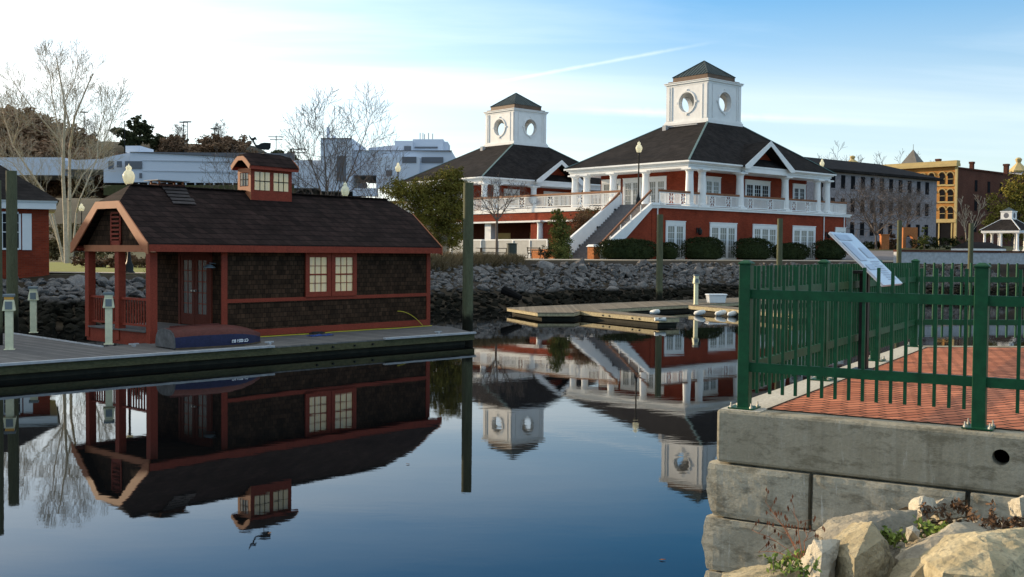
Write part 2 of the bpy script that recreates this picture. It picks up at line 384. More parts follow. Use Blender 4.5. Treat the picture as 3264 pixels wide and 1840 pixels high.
sl = bpy.data.lights.new('sun', 'SUN'); sl.energy = 5; sl.angle = R(.5); sl.color = (1, .77, .5)
so = bpy.data.objects.new('sun', sl); C.objects.link(so)
sd = Vector((math.sin(SUN_AZ)*math.cos(SUN_EL), math.cos(SUN_AZ)*math.cos(SUN_EL), math.sin(SUN_EL)))
so.rotation_euler = sd.to_track_quat('Z', 'Y').to_euler(); so.location = (-30, 20, 40)
vs_ = bpy.context.scene.view_settings; vs_.view_transform = 'Standard'; vs_.look = 'None'; vs_.exposure = .45; vs_.gamma = 1

# ================================================================== SETTING
def lerp(x, pts):
    if x <= pts[0][0]: return pts[0][1]
    for (a, p), (b, q) in zip(pts, pts[1:]):
        if x <= b: t = (x-a)/(b-a); return p+(q-p)*t
    return pts[-1][1]
def sm(t): t = max(0, min(1, t)); return t*t*(3-2*t)
YW = [(-60, 31), (-16, 35), (-2, 49.5), (4, 53), (13, 62), (30, 68), (80, 74)]
def yw(x): return lerp(x, YW)
def ztop(x): return 1.6+.62*sm((x+13)/8)
def ground(x, d):
    """height of the land at distance d behind the waterline"""
    zt = ztop(x)
    if d < 10: z = lerp(d, [(-4, -1.2), (0, -.05), (9.5, zt-.12), (10, zt)])
    else: z = zt
    y = yw(x)+d
    if x > 12: z += 1.9*sm((y-92)/55)*sm((x-12)/25)
    left = sm((25-x)/30)
    z += 12*left*sm((y-125)/110)
    hx = lerp(x/max(y, 1)*380, [(-170, 1.06), (-150, 1.04), (-92, 1.0), (-70, .55), (-45, .15), (-30, 0)])
    z += 25.5*hx*sm((y-275)/100)
    return z
def gz(x, y): return ground(x, y-yw(x))

mb = MB(); mb.add([(-500, -80, 0), (500, -80, 0), (500, 120, 0), (-500, 120, 0)], [(0, 1, 2, 3)])
struct(mb.build('water', 'water'))
mb = MB(); mb.add([(-500, -80, -2.5), (500, -80, -2.5), (500, 120, -2.5), (-500, 120, -2.5)], [(0, 1, 2, 3)])
struct(mb.build('river_bed', 'soil'))
xs = [-3000, -1500, -700, -500]+[-400+i*10 for i in range(30)]+[-100+i*2.5 for i in range(0, 70)]+[75+i*10 for i in range(30)]+[500, 900, 1600, 3000]
ds = [-4, -2, 0, 1, 2, 3, 4, 5, 6, 7, 8, 9, 9.5, 10, 11, 12.5]+[14+i*4 for i in range(30)]+[134+i*8 for i in range(35)]+[430, 500, 700, 1100, 2000, 4500]
vs = []; nx = len(xs)
for d in ds:
    for x in xs:
        z = ground(x, d)
        if 0 < d < 10: z += (noise.noise(Vector((x*.6, d*.7, 0))))*.15
        vs.append((x, yw(x)+d, z))
fs = [(j*nx+i, j*nx+i+1, (j+1)*nx+i+1, (j+1)*nx+i) for j in range(len(ds)-1) for i in range(nx-1)]
mb = MB(); mb.add(vs, fs); g = struct(mb.build('ground', 'soil', smooth=True))
me = g.data; me.materials.append(M('field')); me.materials.append(M('hill_ground'))
for p in me.polygons:
    j = p.index//(nx-1)
    if ds[j] >= 10: p.material_index = 1
    if ds[j] > 120: p.material_index = 2

def sheet(name, mat, poly, dz=.03, sub=6):
    """a flat strip draped on the land: poly is a quad of (x, d) corners"""
    mb = MB(); n = sub; vs = []
    for j in range(n+1):
        for i in range(n+1):
            u, v = i/n, j/n
            a = [poly[0][k]*(1-u)+poly[1][k]*u for k in (0, 1)]; b = [poly[3][k]*(1-u)+poly[2][k]*u for k in (0, 1)]
            x = a[0]*(1-v)+b[0]*v; d = a[1]*(1-v)+b[1]*v
            vs.append((x, yw(x)+d, ground(x, d)+dz))
    mb.add(vs, [(j*(n+1)+i, j*(n+1)+i+1, (j+1)*(n+1)+i+1, (j+1)*(n+1)+i) for j in range(n) for i in range(n)])
    return struct(mb.build(name, mat))
sheet('lawn', 'lawn', [(-40, 14.5), (-12, 13.5), (-12, 50), (-50, 50)], .03, 12)
sheet('footpath', 'path_paving', [(-40, 12), (-9, 11), (-9, 13.4), (-40, 14.4)], .05, 12)
sheet('promenade', 'path_paving', [(-9, 11.5), (60, 10.2), (60, 19), (-9, 34)], .035, 14)
sheet('road', 'road_grey', [(20, 28), (90, 26), (90, 48), (20, 52)], .03, 12)

# ---------------------------------------------------------------- boulders of the embankment
def rock_mesh(name, seed, sub=3, mat='riprap', flat=1., planes=11, rough=.05, dirs=None):
    rnd = random.Random(seed); bm = bmesh.new(); bmesh.ops.create_icosphere(bm, subdivisions=sub, radius=1)
    sc = Vector((rnd.uniform(.85, 1.25), rnd.uniform(.7, 1.0), rnd.uniform(.5, .8)*flat))
    pl = []
    for k in range(planes):
        n = Vector((rnd.gauss(0, 1), rnd.gauss(0, 1), rnd.gauss(0, 1))).normalized(); pl.append((n, rnd.uniform(.42, .74)))
    for v in bm.verts:
        p = v.co.copy()
        for n, d in pl:
            e = p.dot(n)-d
            if e > 0: p -= n*e
        p += p.normalized()*(noise.noise(p*2.3+Vector((seed, 0, 0)))*rough*2 + noise.noise(p*6+Vector((seed, 5, 0)))*rough)
        v.co = Vector((p.x*sc.x, p.y*sc.y, p.z*sc.z))
    me = bpy.data.meshes.new(name); bm.to_mesh(me); bm.free(); me.materials.append(M(mat)); return me
RK = [rock_mesh('riprap_boulder', i+1) for i in range(12)]
rr = random.Random(3); cand = []
for i in range(13000):
    x = rr.uniform(-24, 34); d = rr.uniform(-1.2, 9.0)
    px = 1632+FPX*x/(yw(x)+d)
    if px < -80 or px > 3330: continue
    if 520 < px < 1340: continue                     # fully behind the boathouse
    cand.append((x, d, rr.uniform(.12, .33)*(1.8 if rr.random() < .1 else 1)))
keep = []; grid = {}
for x, d, s in cand:
    k = (int(x/1.0), int(d/1.0)); ok = True
    for a in (-1, 0, 1):
        for b in (-1, 0, 1):
            for q in grid.get((k[0]+a, k[1]+b), ()):
                if (q[0]-x)**2+(q[1]-d)**2 < (.5*(q[2]+s))**2: ok = False
    if ok: grid.setdefault(k, []).append((x, d, s)); keep.append((x, d, s))
# what shows: above water, not behind the plaza fence's solid parts; largest in view first
def shows(t):
    x, d, s = t; y = yw(x)+d; z = ground(x, d)+.1
    if z < .05: return 0
    px = 1632+FPX*x/y
    if px < 20 or px > 3240 or 30 < px < 70: return 0
    if px > 2300: return s/y*.6
    return s/y
keep.sort(key=shows, reverse=True)
def rot(r_): return (r_.uniform(-.5, .5), r_.uniform(-.5, .5), r_.uniform(0, 6.28))
for i, (x, d, s) in enumerate(keep[:298]):
    o = bpy.data.objects.new('riprap_boulder', RK[i % 12]); C.objects.link(o)
    o.location = (x, yw(x)+d, ground(x, d)+s*.12); o.rotation_euler = rot(rr); o.scale = (s,)*3
    tag(o, 'rough grey quarry stone in the rock embankment along the far waterline', 'boulder', 'quarry stones of the embankment')
mb = MB()
for i, (x, d, s) in enumerate(keep[298:]):
    me = RK[i % 12]; E_ = Matrix.Translation((x, yw(x)+d, ground(x, d)+s*.12)) @ __import__('mathutils').Euler(rot(rr)).to_matrix().to_4x4() @ Matrix.Scale(s, 4)
    mb.add([E_ @ v.co for v in me.vertices], [tuple(p.vertices) for p in me.polygons])
o = mb.build('riprap', 'riprap'); o['kind'] = 'stuff'; o['label'] = 'smaller grey stones filling the rock embankment'

# ---------------------------------------------------------------- dry ground cover on top of the bank
def blades(mb, fn, n, h, w_, rnd, lean=.4):
    for _ in range(n):
        x, y, z, k = fn(rnd); hh = h*rnd.uniform(.4, 1.1)*k; a = rnd.uniform(0, 3.14); dx, dy = math.cos(a)*w_, math.sin(a)*w_
        lx, ly = rnd.gauss(0, lean)*hh, rnd.gauss(0, lean)*hh
        mb.add([(x-dx, y-dy, z), (x+dx, y+dy, z), (x+lx, y+ly, z+hh)], [(0, 1, 2)])
mb = MB(); rnd = random.Random(5)
def fcov(r):
    x = r.uniform(-10.5, .6); d = r.uniform(7.8, 11.2)+(.8 if x > -3 else 0); k = 1-.4*abs(x+5)/6; return x, yw(x)+d, ground(x, d)-.05, k
blades(mb, fcov, 14000, .75, .02, rnd, .7)
def fcov2(r):
    x = r.uniform(-15.5, -10); d = r.uniform(9, 11.6); return x, yw(x)+d, ground(x, d)-.05, .8
blades(mb, fcov2, 3500, .6, .02, rnd, .7)
o = mb.build('dry_ground_cover', 'dry_grass'); o['kind'] = 'stuff'; o['label'] = 'brown winter ground cover along the top of the bank'

# ================================================================== NEAR PLAZA, SEAWALL, FENCE
ZD = 1.49
FP = Fr((1.83, 8.33, ZD), -31.2)            # x along the near fence run, y along the receding one
FY = FP.yaw; A2 = math.radians(34.2); D2 = Vector((math.cos(A2), math.sin(A2), 0))
BC = Vector((0, 6.78, 0))                    # back corner post
def off(p, t, s): return (p[0]+D2.x*t - (-D2.y)*0 + (-D2.y)*s, p[1]+D2.y*t + D2.x*s)
b0 = (-.17, 6.94); b1 = off(b0, 11, 0)
outer = [(-.17, -.16), (6.5, -.16), (13, 2.5), b1, b0]
inn = [(.17, .05), (6.5, .05), (12.7, 2.6), (off(b0, 10.5, -.36)), (.17, off(b0, .23, -.36)[1])]
seawall = thing('seawall', 'weathered grey concrete seawall of big blocks carrying the brick plaza and green fence', 'seawall', FP.o, FY)
mb = MB(); mb.prism(outer, -.41, 0)
cap = mb.build('cap_course', 'seawall_concrete', seawall, bevel=.025)
hx = FP.fy(3189.7, 1459, -.16); print('HX', hx)
cut = MB(); cut.tube((hx.x, -.4, hx.z), (hx.x, .35, hx.z), .056, .056, 28)
cutter = cut.build('drain_cutter', 'hole_black'); cutter.matrix_world = Matrix.Translation(FP.o) @ Matrix.Rotation(FY, 4, 'Z')
bpy.context.view_layer.update()
bo = cap.modifiers.new('hole', 'BOOLEAN'); bo.object = cutter; bo.operation = 'DIFFERENCE'; bo.solver = 'EXACT'
bpy.context.view_layer.update()
dg = bpy.context.evaluated_depsgraph_get(); nm = bpy.data.meshes.new_from_object(cap.evaluated_get(dg))
cap.modifiers.clear(); cap.data = nm; bpy.data.objects.remove(cutter)
mb = MB(); mb.tube((hx.x, -.03, hx.z), (hx.x, .34, hx.z), .0555, .0555, 28, cap=False); mb.tube((hx.x, .3, hx.z), (hx.x, .33, hx.z), .0555, .0555, 28)
mb.build('drain_pipe', 'hole_black', seawall)
def rough_block(x0, y0, z0, x1, y1, z1, seed, amp=.008, left=.0, parent=seawall, facex=True):
    bm = bmesh.new(); nxs = max(3, int((x1-x0)/.05)); nys = max(3, int((y1-y0)/.06)); nz = max(3, int((z1-z0)/.04))
    nxs, nys = min(nxs, 30), min(nys, 30)
    bmesh.ops.create_cube(bm, size=1)
    def cuts(axis, n, lo, hi):
        for k in range(1, n):
            t = lo+(hi-lo)*k/n; co_ = Vector((0, 0, 0)); co_[axis] = t; no = Vector((0, 0, 0)); no[axis] = 1
            bmesh.ops.bisect_plane(bm, geom=bm.verts[:]+bm.edges[:]+bm.faces[:], plane_co=co_, plane_no=no)
    for v in bm.verts: v.co = Vector((x0 if v.co.x < 0 else x1, y0 if v.co.y < 0 else y1, z0 if v.co.z < 0 else z1))
    cuts(0, nxs, x0, x1); cuts(1, nys, y0, y1); cuts(2, nz, z0, z1)
    for v in bm.verts:
        p = v.co.copy(); q = p*3+Vector((seed*7.1, 0, 0))
        n_ = noise.noise(q)*.6+noise.noise(q*3)*.3+noise.noise(q*9)*.15
        if abs(p.y-y0) < 1e-5: v.co.y -= n_*amp
        if abs(p.x-x0) < 1e-5:
            e = 1-abs((p.z-(z0+z1)/2)/((z1-z0)/2))**4
            v.co.x -= (noise.noise(q*1.2)*.8+noise.noise(q*2.5)*.7+noise.noise(q*8)*.25)*left + left*.25*e
        # worn arrises
        if abs(p.y-y0) < 1e-5 and (abs(p.z-z1) < 1e-5 or abs(p.z-z0) < 1e-5): v.co.y += .006+.012*abs(n_)
        if abs(p.y-y0) < 1e-5 and (abs(p.x-x1) < 1e-5 or abs(p.x-x0) < 1e-5): v.co.y += .006
    me = bpy.data.meshes.new('block'); bm.to_mesh(me); bm.free(); me.materials.append(M('seawall_concrete'))
    o = bpy.data.objects.new('block', me); C.objects.link(o); o.parent = parent; return o
j1 = FP.fy(2584, 1560, -.18).x; j2 = FP.fy(3084, 1600, -.18).x
rows = [(-.83, -.425, [-.2, j1-.018], [j1+.018, j2-.018], [j2+.018, j2+1.2], [j2+1.22, j2+2.4]),
        (-1.25, -.845, [-.215, j1+.55], [j1+.57, j2+.5], [j2+.52, j2+2]), (-1.68, -1.265, [-.235, j1-.1], [j1-.08, j2+.4], [j2+.42, j2+2])]
for k, row in enumerate(rows):
    z0, z1 = row[:2]
    for i, (xa, xb) in enumerate(row[2:]):
        rough_block(xa, -.19-.02*k, z0, xb, .5, z1, k*5+i+1, .014, .045 if i == 0 else .0)
    for i in range(5):
        a = .52+i*1.3; rough_block(-.19-.02*k, a, z0, .5, a+1.28, z1, 40+k*7+i, .006, .02)
mb = MB(); mb.prism([(-.1, -.08), (6.5, -.08), (13, 2.6), off(b0, 10.8, -.1), (-.1, 6.85)], -2.4, -.415)
mb.build('core', 'seawall_concrete', seawall)
mb = MB(); mb.add([(x, y, .004) for x, y in inn], [(0, 1, 2, 3, 4)])
o = mb.build('brick_paving', 'plaza_brick'); o.location = FP.o; o.rotation_euler = (0, 0, FY); struct(o)
mb = MB(); mb.prism([(-.145, -.135), (.166, -.135), (.166, 6.75), (-.145, 6.83)], .0005, .004); mb.build('kerb_sun_tint', 'concrete_sun_tint', seawall)  # thin paler sheet over the left kerb: sunlight painted as colour
# dark joint between kerb and bricks
mb = MB()
for a, b in zip(inn, inn[1:]+inn[:1]): mb.bar((a[0], a[1], .006), (b[0], b[1], .006), .014, .004)
o = mb.build('paving_joint', 'soil'); o.location = FP.o; o.rotation_euler = (0, 0, FY); struct(o)

fence = thing('fence', 'dark green steel picket fence round the brick plaza', 'fence', FP.o, FY)
def fpost(p, a=0.):
    mb = MB(); c, s = math.cos(a), math.sin(a)
    mb.T = lambda q: Vector((p[0]+q.x*c-q.y*s, p[1]+q.x*s+q.y*c, q.z))
    mb.box(-.045, -.045, .012, .045, .045, 1.13); mb.box(-.052, -.052, 1.13, .052, .052, 1.145); mb.hexa([(-.05, -.05, 1.145), (.05, -.05, 1.145), (.05, .05, 1.145), (-.05, .05, 1.145), (-.02, -.02, 1.165), (.02, -.02, 1.165), (.02, .02, 1.165), (-.02, .02, 1.165)])
    o = mb.build('post', 'fence_green', fence, bevel=.004)
    mb = MB(); mb.T = lambda q: Vector((p[0]+q.x*c-q.y*s, p[1]+q.x*s+q.y*c, q.z)); mb.box(-.1, -.1, .006, .1, .1, .016)
    mb.build('base_plate', 'fence_green', o)
    mb = MB(); mb.T = lambda q: Vector((p[0]+q.x*c-q.y*s, p[1]+q.x*s+q.y*c, q.z))
    for sx in (-1, 1):
        for sy in (-1, 1):
            mb.tube((sx*.08, sy*.08, .016), (sx*.08, sy*.08, .03), .013, .013, 6); mb.tube((sx*.08, sy*.08, .03), (sx*.08, sy*.08, .055), .006, .006, 6)
    mb.build('anchor_bolts', 'steel_bolt', o)
def frun(p, d, posts, pitch, n_per, skip_first=False):
    d = Vector(d); L = posts[-1]; a = math.atan2(d.y, d.x); nrm = Vector((-d.y, d.x, 0))
    for i, t in enumerate(posts):
        if not (i == 0 and skip_first): fpost(Vector(p)+d*t, a)
    for (t0, t1) in zip(posts, posts[1:]):
        for z in (.33, .90):
            mb = MB(); A_ = Vector(p)+d*(t0+.045); B_ = Vector(p)+d*(t1-.045)
            mb.bar(A_+Vector((0, 0, z)), B_+Vector((0, 0, z)), .035, .072); mb.build('rail', 'fence_green', fence)
        n = n_per if isinstance(n_per, int) else n_per[posts.index(t0)]
        for k in range(n):
            t = t0+(t1-t0)*(k+1)/(n+1) if t1-t0 < 2.5 else t0+.045+pitch*(k+1)
            q = Vector(p)+d*t; mb = MB()
            for za, zb in ((.13, .293), (.367, .863), (.937, 1.12)):
                mb.bar(q+Vector((0, 0, za)), q+Vector((0, 0, zb)), .022, .022, up=nrm)
            mb.bar(q+Vector((0, 0, .29)), q+Vector((0, 0, .94)), .018, .018, up=nrm)
            mb.build('picket', 'fence_green', fence)
frun((0, 0, 0), (1, 0, 0), [0, 1.70, 3.40], .1, [16, 6])
frun((0, 0, 0), (0, 1, 0), [0, 2.26, 4.52, 6.78], .1, 20, True)
frun(BC, D2, [0, 2.26], .093, 17, True)

# slanted information panel on a black post
SP = G(2751, 1178, ZD); sg = thing('information_panel', 'pale blue tilted information panel on a black post behind the green fence', 'sign', SP, FY)
mb = MB(); mb.box(-.045, -.045, .008, .045, .045, 1.05); mb.box(-.1, -.1, .004, .1, .1, .012)
mb.build('post', 'black_metal', sg)
mb = MB(); mb.box(-.12, -.25, 1.02, .12, .25, 1.05); mb.build('bracket', 'black_metal', sg)
PW, PS, PT, PB = .46, .275, 1.43, .89
sl_ = Vector((2*PS, 0, PB-PT)).normalized(); nn = Vector((PT-PB, 0, 2*PS)).normalized()
def pp(u, v, h): return Vector((-PS, 0, PT)) + sl_*u*math.hypot(2*PS, PT-PB) + Vector((0, v*PW, 0)) + nn*h
mb = MB(); mb.hexa([pp(0, -1, 0), pp(1, -1, 0), pp(1, 1, 0), pp(0, 1, 0), pp(0, -1, .03), pp(1, -1, .03), pp(1, 1, .03), pp(0, 1, .03)])
m_, nt_, b_ = base('panel_face', .22, .6); b_.inputs['Base Color'].default_value = (.55, .6, .66, 1)
plain('panel_ink', (.38, .44, .53), .3, .2, 3); plain('panel_pale', (.72, .76, .8), .25, .05, 3)
board = mb.build('board', 'panel_face', sg, bevel=.006)
mb = MB(); rnd = random.Random(2)
for (u0, v0, u1, v1) in [(.05, -.9, .16, .3), (.2, -.9, .55, -.25), (.3, .1, .5, .85), (.62, -.85, .72, -.2)]:
    mb.add([pp(u0, v0, .0345), pp(u1, v0, .0345), pp(u1, v1, .0345), pp(u0, v1, .0345)], [(0, 1, 2, 3)])
mb.build('printed_picture', 'panel_ink', board)
mb = MB()
for k in range(9):
    u = .56+k*.042; mb.add([pp(u, -.05, .0345), pp(u+.016, -.05, .0345), pp(u+.016, rnd.uniform(.6, .85), .0345), pp(u, rnd.uniform(.6, .85), .0345)], [(0, 1, 2, 3)])
mb.build('printed_text', 'panel_ink', board)

# ---------------------------------------------------------------- near shore
def shore(x, y):
    z = min(.93, .26+.62*(x-1.7)+.13*(7.5-y)) - 1.6*sm((1.25-x+.35*(y-6)*0)/.7)
    return z+noise.noise(Vector((x*2, y*2, 0)))*.08
mb = MB(); n = 60; vs = []
for j in range(n+1):
    for i in range(n+1):
        x = -2+10*i/n; y = -3+11.5*j/n; z = shore(x, y) if True else 0
        vs.append((x, y, z))
# keep the bank clear of the space under the deck
mb.add(vs, [(j*(n+1)+i, j*(n+1)+i+1, (j+1)*(n+1)+i+1, (j+1)*(n+1)+i) for j in range(n) for i in range(n)])
struct(mb.build('shore', 'soil', smooth=True))
def boulder(px0, py0, px1, py1, Y, seed, mat, label, flat=1., planes=9, depth=1., rotz=0., tilt=0., sc=(1, 1, 1)):
    c = V((px0+px1)/2, (py0+py1)/2, Y); wd = (px1-px0)/FPX*Y/2; ht = (py1-py0)/FPX*Y/2
    me = rock_mesh('boulder', seed, 5, mat, 1., planes, .035)
    xs_ = [v.co for v in me.vertices]; mx = max(abs(v.x) for v in xs_); my = max(abs(v.y) for v in xs_); mz = max(abs(v.z) for v in xs_)
    for v in me.vertices:
        v.co = Vector((v.co.x/mx*wd, v.co.y/my*wd*depth, v.co.z/mz*ht))
        q = v.co*9+Vector((seed, 0, 0)); v.co += v.co.normalized()*(noise.noise(q)*.012+noise.noise(q*3)*.006+abs(noise.noise(Vector((q.x*.3, q.y*.3, q.z*2))))*-.02)
    o = bpy.data.objects.new('boulder', me); C.objects.link(o); o.location = c; o.rotation_euler = (0, tilt, rotz)
    return tag(o, label, 'boulder')
def crag(pts, Y, seed, mat, label, back=.3, amp=.012):
    """a broken rock: hull of surveyed corners (x, y, nearer/farther), its own back, then weathered"""
    P_ = [V(x, y, Y+d) for x, y, d in pts]; c = sum(P_, Vector())/len(P_); rnd = random.Random(seed)
    bm = bmesh.new()
    for p in P_: bm.verts.new(p-c)
    for p in P_: q = p-c; bm.verts.new(Vector((q.x*.8, q.y*.6+back*rnd.uniform(.7, 1.1), q.z*.75-.05)))
    r_ = bmesh.ops.convex_hull(bm, input=bm.verts[:]); bmesh.ops.delete(bm, geom=[g for g in r_['geom_interior'] if isinstance(g, bmesh.types.BMVert)], context='VERTS')
    for _ in range(5):
        es = [e for e in bm.edges if e.calc_length() > .035]
        if not es: break
        bmesh.ops.subdivide_edges(bm, edges=es, cuts=1); bmesh.ops.triangulate(bm, faces=bm.faces[:])
    bm.normal_update()
    off_ = Vector((seed*3.7, seed, 0)); mv = []
    for v in bm.verts:
        p = v.co; n1 = noise.noise(p*4+off_); n2 = noise.noise(p*11+off_); n3 = noise.noise(Vector((p.x*9, p.y*9, p.z*34+p.x*20))+off_); n4 = noise.noise(p*38+off_)
        mv.append(v.normal*(n1*1.5*amp+n2*amp+abs(n3)*-.9*amp+n4*.35*amp))
    for v, m_ in zip(bm.verts, mv): v.co += m_
    me = bpy.data.meshes.new('boulder'); bm.to_mesh(me); bm.free(); me.materials.append(M(mat)); o = bpy.data.objects.new('boulder', me); C.objects.link(o); o.location = c
    return tag(o, label, 'boulder')
def cr_(lst): return [(2200+a/1.3684, 1240+b/1.3684, d) for a, b, d in lst]
crag(cr_([(985, 480, 0), (1020, 464, 0), (1060, 480, .05), (1090, 535, .05), (1020, 578, -.05), (990, 560, 0), (1000, 520, -.08), (1060, 530, -.06)]), 6.7, 1, 'boulder_white', 'small upright pale rock standing against the seawall', .2)
crag(cr_([(1060, 505, 0), (1120, 480, .1), (1200, 500, .15), (1205, 560, .1), (1090, 575, 0)]), 6.8, 2, 'boulder_grey', 'dim grey rock right of the small upright pale rock', .2)
crag(cr_([(572, 650, 0), (640, 580, .1), (720, 555, .15), (830, 535, .2), (990, 527, .3), (985, 600, .2), (860, 660, 0), (640, 720, -.1), (600, 690, -.1), (720, 600, -.05)]), 6.3, 3, 'boulder_grey', 'long dark rock slab lying behind the big yellow boulder', .35)
crag(cr_([(492, 790, 0), (540, 655, 0), (572, 652, 0), (655, 660, .05), (640, 720, 0), (628, 900, 0), (495, 900, 0), (575, 720, -.1), (560, 860, -.16)]), 5.7, 4, 'boulder_white', 'narrow upright whitish rock at the left of the boulders', .25, .016)
crag(cr_([(633, 725, 0), (660, 680, .02), (795, 573, .12), (812, 620, .14), (850, 652, .15), (872, 670, .2), (905, 760, .2), (890, 930, .1), (640, 930, 0), (838, 655, -.02), (716, 740, -.22), (712, 930, -.25)]), 5.7, 5, 'boulder_yellow', 'big yellow-grey boulder standing beside the narrow white rock', .35, .013)
crag(cr_([(922, 760, -.1), (945, 705, 0), (1060, 650, .1), (1160, 582, .35), (1345, 570, .5), (1360, 610, .4), (1230, 660, .1), (1080, 760, -.15), (935, 850, -.2), (1000, 930, -.2)]), 5.9, 6, 'boulder_grey', 'flat sunlit grey slab leaning below the wall drain', .2, .012)
crag(cr_([(1065, 780, 0), (1160, 712, .1), (1220, 660, .15), (1290, 625, .25), (1460, 612, .4), (1640, 640, .5), (1640, 1000, 0), (1080, 1000, -.2), (1100, 800, -.2), (1300, 700, -.05), (1480, 690, .1), (1330, 830, -.3)]), 5.2, 7, 'boulder_yellow', 'largest yellow-white boulder in the lower right corner', .4, .012)
crag(cr_([(925, 850, 0), (1010, 770, .1), (1100, 725, .15), (1110, 800, .05), (1060, 930, 0), (930, 930, 0)]), 5.3, 8, 'boulder_yellow', 'tan wedge of rock squeezed left of the largest boulder', .3)
crag(cr_([(942, 605, 0), (972, 597, 0), (1003, 622, 0), (1000, 655, 0), (955, 645, 0), (970, 620, -.04)]), 6.1, 9, 'boulder_white', 'fist-sized white stone among the green weeds', .06, .006)
crag(cr_([(150, 840, 0), (330, 785, .1), (500, 762, .2), (525, 795, .2), (500, 930, 0), (160, 930, -.1), (350, 830, -.1)]), 5.6, 10, 'boulder_yellow', 'low tan rock slab at the foot of the seawall corner', .35)
crag(cr_([(1440, 480, 0), (1500, 470, 0), (1520, 560, 0), (1445, 560, 0)]), 6.5, 11, 'boulder_white', 'pale rock cut by the right edge below the drain', .2)
crag(cr_([(865, 700, .1), (940, 665, .2), (960, 760, .1), (900, 860, 0)]), 6.1, 12, 'boulder_grey', 'dark rock deep in the gap right of the big yellow boulder', .3)

def weed(px, py, Y, n, h, mat, label, seed, spread=.05, name='weed', leaf=.02):
    p = V(px, py, Y); rnd = random.Random(seed); t = thing(name, label, 'weed', p)
    mb = MB(); lf = MB()
    for k in range(n):
        a = rnd.uniform(0, 6.28); l = rnd.uniform(.2, .6); q = Vector((rnd.gauss(0, spread), rnd.gauss(0, spread), -.03)); hh = h*rnd.uniform(.5, 1)
        for s in range(4):
            e = q+Vector((math.cos(a)*l*hh*.3, math.sin(a)*l*hh*.3, hh/4*(1-.1*s))); mb.tube(q, e, .0028, .0022, 4); q = e
            for _ in range(3):
                c = q+Vector((rnd.gauss(0, .012), rnd.gauss(0, .012), rnd.gauss(0, .012))); u = Vector((rnd.gauss(0, 1), rnd.gauss(0, 1), rnd.gauss(0, 1))).normalized()*leaf; w_ = u.cross(Vector((rnd.gauss(0, 1), rnd.gauss(0, 1), rnd.gauss(0, 1)))).normalized()*leaf*.45
                lf.add([c-u, c-w_, c+u, c+w_], [(0, 1, 2, 3)])
    mb.build('stems', 'twig_red' if mat == 'twig_red' else 'bark_grey', t); lf.build('foliage', mat, t)
weed(2510, 1805, 5.6, 12, .10, 'leaf_weed', 'small leafy green weed beside the narrow white rock', 1, .05)
weed(2985, 1705, 6.3, 40, .1, 'leaf_weed', 'green tuft growing right of the small white stone', 2, .06)
weed(2850, 1715, 6.25, 16, .09, 'leaf_weed', 'pale green sprig growing left of the small white stone', 3, .03)
weed(3205, 1665, 6.3, 16, .07, 'leaf_rust', 'rusty dry weeds under the seawall drain', 4, .09)
weed(3060, 1620, 6.7, 18, .08, 'leaf_rust', 'dark brown dry weeds against the foot of the wall', 5, .12)
# tall bare weed with red leaves
p = V(2560, 1800, 5.9); t = thing('tall_weed', 'thin bare reddish weed stems rising in front of the seawall', 'weed', p)
mb = MB(); lf = MB(); rnd = random.Random(9)
for (tx, ty) in [(2440, 1600), (2395, 1690), (2470, 1650), (2500, 1700), (2420, 1760), (2570, 1690), (2530, 1620)]:
    e = V(tx, ty, 6.2)-p; q = Vector((0, 0, -.05))
    for s in range(1, 7):
        r_ = e*(s/6)+Vector((0, 0, .03*math.sin(s/6*3.14)))+Vector((rnd.gauss(0, .004), rnd.gauss(0, .004), 0)); mb.tube(q, r_, .0032-.0003*s, .003-.0003*s, 4); q = r_
        if s > 2:
            s2 = q+Vector((rnd.gauss(0, .04), rnd.gauss(0, .02), rnd.uniform(.02, .07))); mb.tube(q, s2, .0018, .001, 3)
            for _ in range(2):
                c = s2+Vector((rnd.gauss(0, .01), 0, rnd.gauss(0, .012))); lf.add([c+Vector((0, 0, .016)), c+Vector((.006, 0, 0)), c-Vector((0, 0, .016)), c-Vector((.006, 0, 0))], [(0, 1, 2, 3)])
mb.build('stems', 'twig_red', t); lf.build('foliage', 'twig_red', t)

# ================================================================== DOCKS AND PILINGS
def piling(px, top_py, Y, r_, label, seed, lean=0):
    p = V(px, 800, Y); top = V(px, top_py, Y).z
    mb = MB(); rnd = random.Random(seed); n = 14; rings = 16; vs = []
    for k in range(rings+1):
        z = -2+(top+2)*k/rings; rr_ = r_*(1.08-.12*k/rings)
        for i in range(n):
            a = 6.283*i/n; q = rr_*(1+.05*noise.noise(Vector((math.cos(a)*2, math.sin(a)*2+seed, z*.6))))
            vs.append((math.cos(a)*q+lean*z, math.sin(a)*q, z))
    fs = [(k*n+i, k*n+(i+1) % n, (k+1)*n+(i+1) % n, (k+1)*n+i) for k in range(rings) for i in range(n)]+[tuple(range(rings*n, rings*n+n))]
    mb.add(vs, fs); o = mb.build('piling', 'piling_wood', smooth=False); o.location = (p.x, p.y, 0)
    return tag(o, label, 'piling', None)
PIL = [(38, 545, 31.5, .155, 'thick wooden piling in front of the brick pavilion with the white shutter'), (-12, 575, 26, .13, 'wooden piling cut off by the left edge'),
       (1492, 583, 33.3, .165, 'tall wooden piling at the end of the boathouse dock'), (2103, 684, 54.5, .165, 'wooden piling behind the far dock, in front of the glass doors'),
       (2485, 697, 57.5, .155, 'sunlit-edged piling between the shrubs and the fence corner'), (2866, 703, 66, .15, 'dim piling right of the tilted panel'), (3094, 712, 66, .15, 'dark piling in front of the low shelter roof')]
for i, a in enumerate(PIL): piling(*a, seed=i*3)

